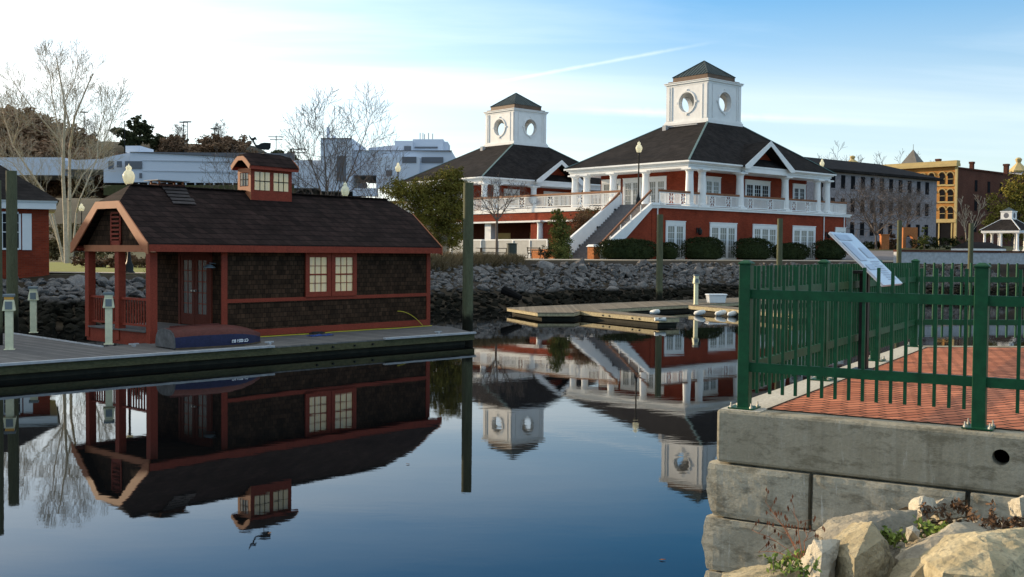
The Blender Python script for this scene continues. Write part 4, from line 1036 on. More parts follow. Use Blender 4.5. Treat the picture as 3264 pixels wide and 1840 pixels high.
def pavilion(F, label, front):
    t = thing('brick_pavilion', label, 'pavilion', F.o, F.yaw)
    # lower storey
    xl = -14.75 if front else -10.2
    mb = MB(); mb.box(xl, -6.9, -.3, 12.7, 6.9, DK-.27); mb.build('lower_wall', 'brick_wall', t)
    mb = MB(); mb.box(xl-.15, -7.08, DK-.266, 13.2, 7.08, DK-.1); mb.box(xl-.2, -7.14, DK-.1, 13.3, 7.14, DK); mb.build('balcony_deck', 'white_paint', t)
    wy, wx, wr = -4.95, -8.1, 9.1
    mb = MB(); mb.box(wx, wy, DK+.004, wr, 4.95, ED+.3); mb.build('upper_wall', 'brick_wall', t)
    mb = MB(); mb.box(-HX+.3, -HY+.3, ED, HX-.3, HY-.3, ED+.2); mb.box(-HX+.22, -HY+.22, ED+.2, HX-.22, HY-.22, ED+.36)
    mb.box(-HX+.08, -HY+.08, ED+.36, HX-.08, HY-.08, ED+.46); mb.box(-HX, -HY, ED+.46, HX, HY, ED+.55)
    mb.build('entablature', 'white_paint', t)
    # hipped roof rising to the lantern
    ez, tz, tb = ED+.55, 12.1, 2.38; e = .06
    mb = MB(); a = [(-HX-e, -HY-e, ez+.004), (HX+e, -HY-e, ez+.004), (HX+e, HY+e, ez+.004), (-HX-e, HY+e, ez+.004)]; b = [(-tb, -tb, tz), (tb, -tb, tz), (tb, tb, tz), (-tb, tb, tz)]
    lo_ = [(x, y, z+.05) for x, y, z in a]
    mb.add(a+lo_+b, [(3, 2, 1, 0), (0, 1, 5, 4), (1, 2, 6, 5), (2, 3, 7, 6), (3, 0, 4, 7), (4, 5, 9, 8), (5, 6, 10, 9), (6, 7, 11, 10), (7, 4, 8, 11), (8, 9, 10, 11)])
    rf = mb.build('roof', 'asphalt_roof', t)
    mb = MB()
    for p, q in zip(lo_, b): mb.bar(Vector(p)+Vector((0, 0, .02)), Vector(q)+Vector((0, 0, .02)), .16, .06)
    mb.build('hip_flashing', 'flashing', rf)
    mb = MB(); mb.box(-HX-.1, -HY-.1, ez-.10, HX+.1, -HY-.005, ez+.03); mb.box(-HX-.1, -HY-.005, ez-.10, -HX-.005, HY+.1, ez+.03); mb.build('gutter', 'white_paint', rf)
    # plumbing vent on the left slope
    vx = -6.1; vz = ez+(tz-ez)*((vx+HX)/(HX-tb)); vy = 1.9
    mb = MB(); mb.box(-3.6, 1.35, tz-.95, -3.2, 1.75, tz-.15); mb.build('roof_vent', 'bumper_white', rf)
    if front:
        mb = MB(); mb.bar((-3.25, 1.3, tz-.28), (-3.25, -1.9, tz-.28), .1, .1); mb.build('vent_pipe', 'bumper_white', rf)
    # front gable dormer
    gx = (COLX[2]+COLX[3])/2; gw = 3.3; gz0, gz1 = ED+.42, ED+2.55
    sl = (tz-ez)/(HY-tb)
    def ybk(z): return -HY+(z-ez)/sl+.6
    rb = MB(); yo = -HY-.35
    for s in (-1, 1):
        rb.extr([(gx+s*(gw+.25), yo, gz0), (gx, yo, gz1+.12), (gx, ybk(gz1+.12), gz1+.12), (gx+s*(gw+.25), ybk(gz0), gz0)], (0, 0, .12))
    rb.build('gable_roof', 'asphalt_roof', t)
    gb = MB(); gb.extr([(gx-gw+.3, -HY+.75, gz0-.02), (gx+gw-.3, -HY+.75, gz0-.02), (gx, -HY+.75, gz1-.1)], (0, .15, 0)); gb.build('gable_brick', 'brick_wall', t)
    gb = MB()
    for s in (-1, 1):
        gb.extr([(gx+s*(gw+.28), yo-.05, gz0-.12), (gx+s*(gw+.28), yo-.05, gz0+.14), (gx, yo-.05, gz1+.27), (gx, yo-.05, gz1-.16), (gx+s*(gw-.35), yo-.05, gz0-.12)], (0, .045, 0))
    gb.build('gable_rake_board', 'white_paint', t)
    gb = MB(); gb.box(gx-gw+.1, -HY-.06, ED+.03, gx+gw-.1, -HY+.25, ED+.44); gb.build('gable_beam', 'white_paint', t)
    # columns
    for x in COLX: column(t, x, -6.62)
    for y in COLY: column(t, -10.17, y)
    # balcony rails between the front columns
    xs_ = COLX
    balustrade(t, (-13.9, -6.9), (xs_[0]-.35, -6.9), DK, (.3, .72)) if front else None
    for i, (p, q) in enumerate(zip(xs_, xs_[1:])):
        if q-p < 2: balustrade(t, (p+.34, -6.6), (q-.34, -6.6), DK, (), rail=True)
        else: balustrade(t, (p+.34, -6.75), (q-.34, -6.75), DK, (.13, .62))
    balustrade(t, (xs_[-1]+.34, -6.75), (12.95, -6.75), DK, ()); balustrade(t, (12.95, -6.75), (12.95, -2.5), DK, (.4,))
    # doors and windows
    if front:
        for (a, b, lv) in ((-13.16, -10.81, 2), (-7.69, -4.13, 3), (-1.88, 1.68, 3), (4.0, 7.56, 3), (10.87, 12.6, 2)):
            glazed(t, 'door', Ty(-6.9), a, b, .02, 3.02, lv, 5, door=True, pane='curtain_glass')
        for x in (-9.3, 9.35):
            mb = MB(); mb.T = Ty(-6.9); mb.box(x-.08, 0, 2.2, x+.08, .06, 2.6); mb.bar((x, .05, 2.5), (x, .3, 2.55), .05, .05); mb.lathe([(.06, 2.0), (.16, 2.1), (.18, 2.42), (.05, 2.55), (.02, 2.66)], (x, .32, 0), 8); mb.build('wall_lantern', 'black_metal', t)
    for (pa, pb, lv) in (((2245), (2295.6), 2), ((2373.8), (2453.3), 3), ((2526.4), (2575.7), 2)):
        a = F1.fy(pa, 600, wy).x; b = F1.fy(pb, 600, wy).x; b = min(b, wr-.2); glazed(t, 'window', Ty(wy), a, b, DK+1.0, 6.95, lv, 3, pane='curtain_glass' if lv == 2 and pa < 2300 else 'window_dark')
    for (pa, pb, lv) in ((1979, 1919, 2), (2125, 1987, 5)):
        a = F1.fx(pa, 600, wx).y; b = F1.fx(pb, 600, wx).y; glazed(t, 'window' if lv == 2 else 'door', Tx(wx), a, b, DK+.02, 6.95, lv, 4, pane='curtain_glass')
    # lantern
    lt = 2.36; z0 = tz-.12; z1 = 15.75
    mb = MB(); mb.box(-lt-.16, -lt-.16, z0, lt+.16, lt+.16, z0+.28); mb.box(-lt-.08, -lt-.08, z0+.28, lt+.08, lt+.08, z0+.42)
    for s in (-1, 1):     # four walls with a round opening cut through each
        pass
    base_ = mb.build('lantern_base', 'white_paint', t)
    zc = (z0+.42+z1-.3)/2; rad = .88; zc += .05
    def wall_ring(T_, nm='lantern_wall'):
        mb = MB(); mb.T = T_; n = 32; hw = lt; za, zb_ = z0+.42, z1-.28
        outer_, inner_ = [], []
        for k in range(n):
            a = 6.28318*k/n; c, s = math.cos(a), math.sin(a)
            inner_.append((c*rad, zc+s*rad)); k1 = hw/abs(c) if abs(c) > 1e-6 else 1e9; k2 = (zb_-zc)/s if s > 1e-6 else ((za-zc)/s if s < -1e-6 else 1e9); m_ = min(k1, k2); outer_.append((c*m_, zc+s*m_))
        th = .42; cs = [(-hw, za), (hw, za), (hw, zb_), (-hw, zb_)]
        def fc(y):
            vs = [(x, y, z) for x, z in inner_]+[(x, y, z) for x, z in outer_]+[(x, y, z) for x, z in cs]; fs = [(i, (i+1) % n, n+(i+1) % n, n+i) for i in range(n)]
            for i in range(n):
                p, q = outer_[i], outer_[(i+1) % n]
                for ci, (cx, cz) in enumerate(cs):
                    if abs(p[0]-q[0]) > 1e-4 and abs(p[1]-q[1]) > 1e-4 and ((abs(p[0]-cx) < 1e-4 and abs(q[1]-cz) < 1e-4) or (abs(q[0]-cx) < 1e-4 and abs(p[1]-cz) < 1e-4)): fs.append((n+i, n+(i+1) % n, 2*n+ci))
            mb.add(vs, fs)
        fc(0); fc(-th)
        mb.add([(x, 0, z) for x, z in inner_]+[(x, -th, z) for x, z in inner_], [(i, (i+1) % n, n+(i+1) % n, n+i) for i in range(n)])
        w_ = mb.build(nm, 'white_paint', t)
        mb = MB(); mb.T = T_
        for k in range(n):
            a, b = 6.28318*k/n, 6.28318*(k+1)/n
            mb.hexa([(math.cos(q)*r2, y2, zc+math.sin(q)*r2) for y2 in (.002, .07) for q, r2 in ((a, rad), (b, rad), (b, rad+.14), (a, rad+.14))])
        for dx, dz in ((0, 1), (0, -1), (1, 0), (-1, 0)): mb.box(dx*(rad+.2)-.08, .0, zc+dz*(rad+.2)-.08, dx*(rad+.2)+.08, .09, zc+dz*(rad+.2)+.08)
        mb.build('round_surround', 'white_paint', w_)
        mb = MB(); mb.T = T_
        for x in (-hw+.22, hw-.22, -hw+.62, hw-.62):
            wd = .17 if abs(x) > hw-.4 else .035; mb.box(x-wd, .002, za+.02, x+wd, .06, zb_-.02)
        mb.build('pilasters', 'white_paint', w_)
    wall_ring(lambda q: Vector((q.x, -lt-q.y, q.z))); wall_ring(lambda q: Vector((-q.x, lt+q.y, q.z)))
    wall_ring(lambda q: Vector((-lt-q.y+.001, -q.x*.995, q.z))); wall_ring(lambda q: Vector((lt+q.y-.001, q.x*.995, q.z)))
    mb = MB(); mb.box(-lt-.02, -lt-.02, z1-.279, lt+.02, lt+.02, z1-.1); mb.box(-lt-.14, -lt-.14, z1-.1, lt+.14, lt+.14, z1+.04); mb.box(-lt-.2, -lt-.2, z1+.04, lt+.2, lt+.2, z1+.1); mb.build('lantern_cornice', 'white_paint', t)
    mb = MB(); k = lt-.35; mb.box(-k-.25, -k-.25, z1+.104, k+.25, k+.25, z1+.24); mb.box(-k+.05, -k+.05, z1+.24, k-.05, k-.05, z1+.62); mb.build('lantern_curb', 'copper_brown', t)
    mb = MB(); mb.add([(-k, -k, z1+.62), (k, -k, z1+.62), (k, k, z1+.62), (-k, k, z1+.62), (0, 0, z1+2.15)], [(3, 2, 1, 0), (0, 1, 4), (1, 2, 4), (2, 3, 4), (3, 0, 4)]); lr = mb.build('lantern_roof', 'roof_copper', t)
    mb = MB(); ap = Vector((0, 0, z1+2.15))
    for s in range(4):
        c, q = math.cos(s*math.pi/2), math.sin(s*math.pi/2); rotp = lambda v: Vector((v[0]*c-v[1]*q, v[0]*q+v[1]*c, v[2]))
        for i in range(-5, 6):
            x = k*i/5.5; mb.bar(rotp((x, -k, z1+.64)), rotp((x, -abs(x), z1+.64+(k-abs(x))/k*1.51)), .03, .05) if abs(x) < k*.97 else None
    for p in ((-k, -k), (k, -k), (k, k), (-k, k)): mb.bar((p[0], p[1], z1+.65), ap+Vector((0, 0, .03)), .07, .07)
    mb.build('standing_seams', 'roof_copper', lr)
    return t
pv1 = pavilion(F1, 'large brick pavilion with white columns and lantern, nearest and right of the stairs', True)
pv2 = pavilion(F2, 'smaller-looking brick pavilion with white lantern behind, left of the stairs', False)

# ---------------------------------------------------------------- terrace, stairs and lower arcade between them
te = thing('terrace', 'raised brick terrace with white balustrade and lower colonnade linking the two pavilions', 'terrace', F1.o, F1.yaw)
mb = MB(); mb.prism([(-15.1, -3.9), (-10.8, -3.9), (-10.8, 6.95), (14, 19.3), (14, 34), (-15.1, 34)], DK-.36, DK-.012); mb.build('slab', 'white_paint', te)
mb = MB(); mb.box(-15.0, -3.7, 3.25, -14.7, 34, DK-.362); mb.build('fascia_wall', 'brick_wall', te)
mb = MB(); mb.box(-11.2, 7.2, -.3, -10.8, 33, DK-.363); mb.build('back_wall', 'brick_dark', te)
for (a, b) in ((8.3, 10.8), (13.5, 17)): mb = MB(); mb.box(-11.28, a, .2, -11.203, b, 2.3); mb.build('wall_panel', 'stone_trim', te)
for px, kind in ((1548, 0), (1703, 0), (1722, 1), (1440, 0)):
    y = F1.fx(px, 750, -14.85).y
    if kind: column(te, -14.85, y-.0, -.1, 3.25, .3)
    else: mb = MB(); mb.box(-14.6, y-.42, -.1, -13.9, y+.42, 3.25); mb.build('pier', 'white_paint', te)
mb = MB(); mb.box(-15.0, -3.7, 3.1, -14.6, 34, 3.248); mb.build('lintel', 'white_paint', te)
balustrade(te, (-15.05, -3.9), (-15.05, 33), DK, [.02+.095*i for i in range(10)], sp=.15)
# stairs
SX0, SX1 = -20.75, -14.9
for i, y in enumerate((-6.95, -3.75)):
    mb = MB()
    up = .12 if i == 0 else .88
    mb.extr([(SX0-.15, y-.12, -.1), (SX0-.15, y-.12, .5+up), (SX1, y-.12, DK+up), (SX1+(.9 if i == 0 else .02), y-.12, DK+up), (SX1+(.9 if i == 0 else .02), y-.12, DK-.30), (SX1, y-.12, DK-.32), (SX0+.75, y-.12, -.1)], (0, .24, 0))
    mb.build('stringer', 'white_paint', te)
    mb = MB(); mb.bar((SX0+.1, y, 1.02), (SX1-.05, y, DK+1.02), .13, .14); mb.build('handrail', 'handrail', te)
    mb = MB()
    for k in range(6):
        tq = k/5; x = SX0+.2+(SX1-SX0-.3)*tq; z = .62+(DK-.5)*tq; mb.box(x-.03, y-.03, z-.1, x+.03, y+.03, z+.5)
    mb.build('rail_post', 'white_paint', te)
    mb = MB(); mb.box(SX0-.75, y-.32, -.1, SX0-.1, y+.32, .95); mb.build('pier', 'orange_brick', te)
    mb = MB(); mb.hexa([(SX0-.85, y-.4, .953), (SX0-.05, y-.4, .953), (SX0-.05, y+.4, .953), (SX0-.85, y+.4, .953), (SX0-.7, y-.25, 1.12), (SX0-.15, y-.25, 1.12), (SX0-.15, y+.25, 1.12), (SX0-.7, y+.25, 1.12)]); mb.build('pier_cap', 'white_paint', te)
mb = MB(); ns = 25
for k in range(ns):
    x = SX0+(SX1-SX0)*k/ns; z = DK*(k+1)/ns; mb.box(x, -6.83, z-.3, x+.26, -3.87, z-.005*0)
mb.build('steps', 'road_grey', te)
mb = MB(); mb.extr([(SX0+.9, -6.86, -.2), (SX1+.15, -6.86, -.2), (SX1+.15, -6.86, DK-.36)], (0, .2, 0)); mb.build('stair_wall', 'brick_wall', te)
mb = MB(); mb.extr([(SX0+.9, -3.84, -.2), (SX1+.15, -3.84, -.2), (SX1+.15, -3.84, DK-.36)], (0, .2, 0)); mb.box(-14.9, -3.6, -.2, -14.72, 2.0, 3.245); mb.build('stair_wall', 'brick_wall', te)
for tq in (.12, .45, .78):
    x = SX0+.5+(SX1-SX0)*tq; z = .45+(DK)*tq+.1; mb = MB(); mb.box(x-.1, -3.9, z-.08, x+.1, -3.873, z+.08); mb.build('step_light', 'black_metal', te)
# planter wall at the foot of the stairs
mb = MB(); a = F1.loc(G(1759, 822, 2.2)); a = F1.fy(1762, 815, -3.4); mb.box(a.x, -3.4, -.1, SX0-.2, -3.1, .75); mb.box(a.x, -3.1, -.1, a.x+.3, -1.0, .75)
o = mb.build('planter', 'orange_brick'); o.location = F1.o; o.rotation_euler = (0, 0, F1.yaw); tag(o, 'low orange brick planter wall left of the stair foot', 'planter')
mb = MB(); mb.prism([(a.x+.3, -3.1), (SX0+.9, -3.3), (-14.95, -3.3), (-14.95, .2), (a.x+.3, -1.0)], 0, .55)
mb.add([(SX0-.2, -3.4, .5), (-15.1, -3.4, 3.3), (-15.1, .2, 2.6), (SX0-.2, -1.0, .5)], [(0, 1, 2, 3)]); o = mb.build('planting_bank', 'soil'); o.location = F1.o; o.rotation_euler = (0, 0, F1.yaw); struct(o)
# glass-panelled white railing before the colonnade
gf = thing('terrace_railing', 'low white railing with grey mesh panels in front of the lower colonnade', 'railing', F1.o, F1.yaw)
gx_ = -16.6; ya = F1.fx(1745, 790, gx_).y; yb = 22
mb = MB(); mb.box(gx_-.04, ya, 1.5, gx_+.04, yb, 1.62); mb.box(gx_-.04, ya, .08, gx_+.04, yb, .16); mb.build('rail', 'white_paint', gf)
n = 9
for k in range(n+1):
    y = ya+(yb-ya)*k/n; mb = MB(); mb.box(gx_-.07, y-.07, -.1, gx_+.07, y+.07, 1.5); mb.build('post', 'white_paint', gf)
plain('mesh_panel', (.38, .38, .36), .5, .1, 2)
mb = MB(); mb.box(gx_-.012, ya+.08, .17, gx_+.012, yb-.08, 1.49); mb.build('panel', 'mesh_panel', gf)

# ================================================================== BRICK PAVILION AT THE LEFT EDGE
LBc = G(157, 876, 1.6)
LB = Fr(LBc, 24)
lb = thing('brick_kiosk', 'small brick pavilion with a white shutter and dark hipped roof at the left edge', 'pavilion', LBc, LB.yaw)
zt_ = LB.fy(157, 668, 0).z
H = LB.fy(157, 668, 0).z
mb = MB(); mb.box(-6, 0, -.6, 0, 5, H); mb.build('wall', 'brick_wall', lb)
mb = MB(); mb.box(-6.3, -.28, H, .28, 5.3, H+.28); mb.box(-6.35, -.33, H+.282, .33, 5.35, H+.36); mb.build('eaves_board', 'white_paint', lb)
mb = MB(); a = [(-6.4, -.4, H+.363), (.4, -.4, H+.363), (.4, 5.4, H+.363), (-6.4, 5.4, H+.363), (-3.8, 2.5, H+2.15), (-2.2, 2.5, H+2.15)]
mb.add(a, [(3, 2, 1, 0), (0, 1, 5, 4), (1, 2, 5), (2, 3, 4, 5), (3, 0, 4)]); mb.build('roof', 'asphalt_roof', lb)
def lz(py): return LB.fy(60, py, 0).z
def lx(px): return LB.fy(px, 750, 0).x
mb = MB(); mb.box(lx(60), -.03, lz(796), lx(67), -.001, lz(682)); mb.box(lx(71), -.06, lz(797), lx(101), -.001, lz(681)); mb.build('shutter', 'white_paint', lb)
mb = MB(); x0, x1 = lx(-20), lx(60); mb.box(x0, -.05, lz(682), x1, -.001, lz(676)); mb.box(x0, -.05, lz(797), x1, -.001, lz(791)); mb.box(x0, -.05, lz(742), x1, -.001, lz(739)); wn = mb.build('window', 'white_paint', lb)
mb = MB(); mb.box(x0, -.012, lz(791), x1, -.002, lz(682)); mb.build('pane', 'window_dark', wn)
mb = MB()
for px in (-8, 8, 24): mb.box(lx(px)-.012, -.035, lz(791), lx(px)+.012, -.013, lz(682))
mb.box(x0, -.034, lz(711)-.01, x1, -.0135, lz(711)+.01); mb.build('muntin', 'white_paint', wn)

# ================================================================== STREET LAMPS
def lamp(P, h, label, gs=1.):
    t = thing('street_lamp', label, 'street lamp', P, 0, 'globe street lamps along the waterfront')
    mb = MB(); mb.lathe([(.24, 0), (.25, .12), (.18, .2), (.19, .42), (.11, .6), (.09, .75), (.065, .9), (.05, h-1.05), (.07, h-1.0), (.05, h-.95), (.06, h-.88), (.13, h-.82)], (0, 0, 0), 12); mb.build('post', 'black_metal', t, smooth=True)
    mb = MB(); g_ = .26*gs; z = h-.82
    mb.lathe([(g_*.5, z), (g_*.75, z+.08), (g_, z+.3), (g_*.98, z+.4), (g_*.72, z+.55), (g_*.42, z+.62), (g_*.44, z+.66), (g_*.5, z+.72), (g_*.34, z+.8), (g_*.08, z+.83), (g_*.06, z+.9)], (0, 0, 0), 16); mb.build('globe', 'globe_glass', t, smooth=True)
    return t
def lampat(px, ptop, Y, zb, label, gs=1.): P = V(px, 700, Y); h = V(px, ptop, Y).z-zb; lamp(Vector((P.x, P.y, zb)), h, label, gs)
lampat(411, 528, 47, 1.55, 'globe street lamp on the bank behind the boathouse porch')
lampat(1100, 583, 66, 2.1, 'globe street lamp peeping over the right half of the boathouse roof')
lampat(1268, 520, 99, 2.2, 'distant globe street lamp left of the large evergreen', 1.0)
lampat(2034, 453, 83.5, 6.5, 'tall globe street lamp at the head of the white stairs')
lampat(260, 650, 120, 2.6, 'tiny distant globe lamp among the birch stems', 1.3)

# ================================================================== TREES AND SHRUBS
def rv(r): return Vector((r.gauss(0, 1), r.gauss(0, 1), r.gauss(0, 1))).normalized()
def branch(mb, p, d, L, r_, depth, rnd, up=.12, spread=.55, kids_=(2, 4), shrink_=.72, tips=None, minr=.006, seg=3):
    q = Vector(p); d = Vector(d).normalized(); ra = r_
    for s in range(seg):
        d2 = (d+rv(rnd)*.12+Vector((0, 0, up*.4))).normalized(); e = q+d2*(L/seg); rb = max(minr, r_*(1-.5*(s+1)/seg))
        mb.tube(q, e, ra, rb, 5 if r_ > .04 else 3, cap=False)
        if depth > 0 and s > 0 or (depth > 0 and seg == 2):
            for _ in range(rnd.randint(*kids_)//2+ (1 if depth > 2 else 0)) if kids_[0] > 1 else range(1 if rnd.random() < .85 else 0):
                n = rv(rnd); n = (n-n.dot(d2)*d2); dd = (d2+n*spread*rnd.uniform(.7, 1.5)+Vector((0, 0, up))).normalized()
                branch(mb, q+(e-q)*rnd.random(), dd, L*shrink_*rnd.uniform(.6, 1.05), max(minr, rb*.62), depth-1, rnd, up, spread, kids_, shrink_, tips, minr, seg)
        q, ra, d = e, rb, d2
    if depth > 0: branch(mb, q, d, L*shrink_, max(minr, ra*.95), depth-1, rnd, up, spread, kids_, shrink_, tips, minr, seg)
    elif tips is not None: tips.append(q)
def leaves(mb, c, r_, n, size, rnd, shell=.5, flat=1.):
    for _ in range(n):
        d = rv(rnd); k = rnd.random()**shell; p = Vector(c)+Vector((d.x*r_[0]*k, d.y*r_[1]*k, d.z*r_[2]*k))
        u = rv(rnd)*size*rnd.uniform(.6, 1.3); v = u.cross(rv(rnd)).normalized()*size*rnd.uniform(.3, .6)
        mb.add([p-u, p-v, p+u*.9, p+v], [(0, 1, 2, 3)])
def limb(mb, pts, r0, level, rnd, nk, klen, minr, ang=.75, up=.25, start=.3):
    """a tapering limb along pts that carries side branches, each carrying its own"""
    n = len(pts)-1; tot = sum((pts[k+1]-pts[k]).length for k in range(n))
    for k in range(n):
        ra, rb = max(minr, r0*(1-.85*k/n)), max(minr, r0*(1-.85*(k+1)/n)); mb.tube(pts[k], pts[k+1], ra, rb, 6 if r0 > .05 else 3, False)
    if level <= 0: return
    az = rnd.uniform(0, 6.28)
    for c in range(nk[0]):
        t = start+(1-start)*(c+rnd.random()*.8)/nk[0]; f = min(t, .999)*n; k = int(f); q = pts[k]+(pts[k+1]-pts[k])*(f-k); d = (pts[k+1]-pts[k]).normalized()
        az += 2.4+rnd.uniform(-.5, .5); a = d.cross(Vector((.3, .9, .1))).normalized(); b = d.cross(a); side = a*math.cos(az)+b*math.sin(az)
        an = ang*rnd.uniform(.75, 1.25); dd = d*math.cos(an)+side*math.sin(an); L = klen[0]*(1.15-.75*t)*rnd.uniform(.75, 1.2); ns = 4 if level > 1 else 3; P2 = [q]
        for _ in range(ns):
            dd = (dd+Vector((0, 0, up/ns*1.3))+rv(rnd)*.10).normalized(); P2.append(P2[-1]+dd*(L/ns))
        limb(mb, P2, max(minr, min(r0*(1-.8*t)*.62, L*.03)), level-1, rnd, nk[1:], klen[1:], minr, ang, up, .25)
def bare_tree(P, H, label, seed, depth=5, mat='bark_grey', spread=.75, up=.3, r0=None, name='bare_tree', trunk=.28, minr=.012, group=None, leaders=3, width=1.):
    t = thing(name, label, 'tree', P, 0, group); rnd = random.Random(seed); mb = MB(); r0 = r0 or H*.014; ht = H*trunk
    mb.tube((0, 0, -.4), (0, 0, ht*.6), r0*1.25, r0*1.05, 8, False); mb.tube((0, 0, ht*.6), (0, 0, ht*1.02), r0*1.05, r0*.95, 8, False); mb.build('trunk', mat, t)
    mb = MB(); dens = {4: (6, 4, 3), 5: (9, 5, 4), 6: (12, 7, 4)}[min(6, max(4, depth))]
    for k in range(leaders):
        a = 6.283*k/leaders+rnd.random(); lean = (.0 if leaders == 1 else rnd.uniform(.25, .5))*width; L = (H-ht)*(1. if k == 0 else rnd.uniform(.75, .95)); P2 = [Vector((0, 0, ht*.97))]; d = Vector((math.cos(a)*lean, math.sin(a)*lean, 1)).normalized()
        for _ in range(6): d = (d+rv(rnd)*.06+Vector((0, 0, .06))).normalized(); P2.append(P2[-1]+d*L/6)
        limb(mb, P2, r0*.75, 3, rnd, dens, ((H-ht)*.5*width, (H-ht)*.24, (H-ht)*.12), minr, spread, up, .08)
    mb.build('crown', mat, t); return t
def leafy(P, lobes, label, mat, n, size, seed, name='evergreen_tree', trunk_h=1., trunk_r=.15, bark='bark_grey', cat='tree', group=None, shell=.45):
    t = thing(name, label, cat, P, 0, group); rnd = random.Random(seed)
    if trunk_h:
        mb = MB(); hi = max(c[2] for c, r in lobes); mb.tube((0, 0, -.3), (0, 0, trunk_h), trunk_r*1.2, trunk_r, 8, False)
        for c, r in lobes: mb.tube((0, 0, trunk_h*.8), c, trunk_r*.6, trunk_r*.15, 5, False)
        mb.build('trunk', bark, t)
    mb = MB(); tot = sum(r[0]*r[2] for c, r in lobes)
    for c, r in lobes:
        nn = int(n*r[0]*r[2]/tot); sub = max(6, nn//36)
        for _ in range(sub):     # clumps give an uneven outline and gaps
            d = rv(rnd); k = rnd.random()**shell; q = Vector(c)+Vector((d.x*r[0]*k, d.y*r[1]*k, d.z*r[2]*k)); s = rnd.uniform(.2, .46)*min(r)
            leaves(mb, q, (s*1.3, s*1.3, s), nn//sub, size, rnd, .6)
    mb.build('foliage' if not trunk_h else 'crown', mat, t); return t

# birch with several leaning stems on the left lawn
bpos = V(212, 845, 80); bpos.z = gz(bpos.x, 80)
bt_ = thing('birch_tree', 'tall bare pale birch with several leaning stems at the left', 'tree', bpos)
rnd = random.Random(21); tr = MB(); cr = MB()
stems = [([(212, 850), (208, 700), (201, 560), (203, 450), (208, 340), (190, 240), (178, 175)], .17, 78), ([(222, 850), (222, 640), (222, 480), (238, 372), (268, 300), (296, 235)], .15, 80), ([(205, 500), (198, 455), (160, 410), (112, 356), (74, 307), (36, 250)], .09, 79),
         ([(205, 845), (170, 690), (140, 612), (84, 530), (41, 464), (14, 381), (5, 330)], .11, 82), ([(228, 840), (244, 678), (256, 633), (310, 505), (352, 400), (385, 310)], .08, 77), ([(196, 800), (150, 660), (90, 580), (40, 520), (0, 500)], .09, 84),
         ([(203, 450), (222, 400), (205, 330), (240, 250), (250, 190)], .07, 80), ([(204, 470), (180, 380), (165, 300), (160, 240), (140, 190)], .06, 81), ([(310, 505), (312, 430), (330, 370), (345, 330)], .05, 77), ([(222, 640), (262, 560), (300, 520), (330, 470)], .06, 80), ([(41, 464), (60, 400), (48, 340)], .05, 82)]
for pts, r0, Y in stems:
    P_ = [V(x, y, Y+rnd.uniform(-.6, .6))-bpos for x, y in pts]; n = len(P_)-1
    for k in range(n): tr.tube(P_[k], P_[k+1], r0*(1-k/n*.8), r0*(1-(k+1)/n*.8), 7, False)
    P_ = [p for p in P_ if p.z > 3.2]
    if len(P_) > 1: limb(cr, P_, r0*.25, 3, rnd, (int(7+len(P_)*2.2), 7, 4), (2.6, 1.3, .65), .0085, .62, .3, .1)
tr.build('trunk', 'bark_birch', bt_); cr.build('crown', 'bark_birch', bt_)
bp = V(150, 845, 92); bp.z = gz(bp.x, 92)
# scrub at the foot of the birch
def lobes_px(P, lst, Y, dr=1.): return [((lambda v: (v.x, v.y, v.z))(V(x, y, Y+dy)-Vector(P)), (r*1.16/FPX*Y, r*1.16/FPX*Y*dr, r/FPX*Y)) for x, y, r, dy in lst]
P = V(235, 835, 95); P.z = gz(P.x, 95)
leafy(P, lobes_px(P, [(170, 790, 45, 0), (230, 770, 55, 1), (290, 780, 50, 0), (340, 800, 40, 0), (200, 740, 40, 2), (150, 800, 30, 0), (380, 800, 40, 0)], 95), 'yellow-brown bare scrub thicket behind the birch', 'leaf_scrub', 5200, .17, 31, 'scrub_thicket', 1.0, .1, cat='shrub', shell=.6)
P = V(330, 832, 62); P.z = gz(P.x, 62)
leafy(P, lobes_px(P, [(260, 838, 26, 0), (320, 832, 30, 0), (400, 838, 30, 0), (460, 840, 30, 0), (360, 850, 26, -2)], 62), 'dark low shrub row on the lawn edge seen through the boathouse porch', 'leaf_rust', 2600, .1, 32, 'shrub_row', .3, .04, cat='shrub')

# bare tree over the middle of the boathouse, small ones beside it
P = V(1052, 700, 112); P.z = gz(P.x, 112)
bare_tree(P, V(1040, 318, 112).z-P.z, 'large bare tree rising behind the right half of the boathouse', 51, 6, spread=.8, up=.35, trunk=.22, minr=.017, r0=.17, width=.85)
P = V(1215, 700, 120); P.z = gz(P.x, 120)
bare_tree(P, V(1215, 480, 120).z-P.z, 'slender bare tree just left of the distant globe lamp', 52, 5, minr=.013, r0=.09)
P = V(740, 700, 120); P.z = gz(P.x, 120)
bare_tree(P, V(700, 490, 120).z-P.z, 'thin bare tree behind the boathouse roof left of the cupola', 53, 5, spread=.9, minr=.013, r0=.1, width=1.4)
P = V(890, 700, 118); P.z = gz(P.x, 118)
bare_tree(P, V(890, 520, 118).z-P.z, 'thin bare tree right of the cupola', 54, 5, minr=.013, r0=.08)
# small tree before the terrace
P = V(1583, 815, 76); P.z = gz(P.x, 76)
bare_tree(P, V(1583, 575, 76).z-P.z, 'small bare tree in front of the lower colonnade', 57, 5, spread=1.0, up=.15, trunk=.5, minr=.009, r0=.08, leaders=4, width=1.9)

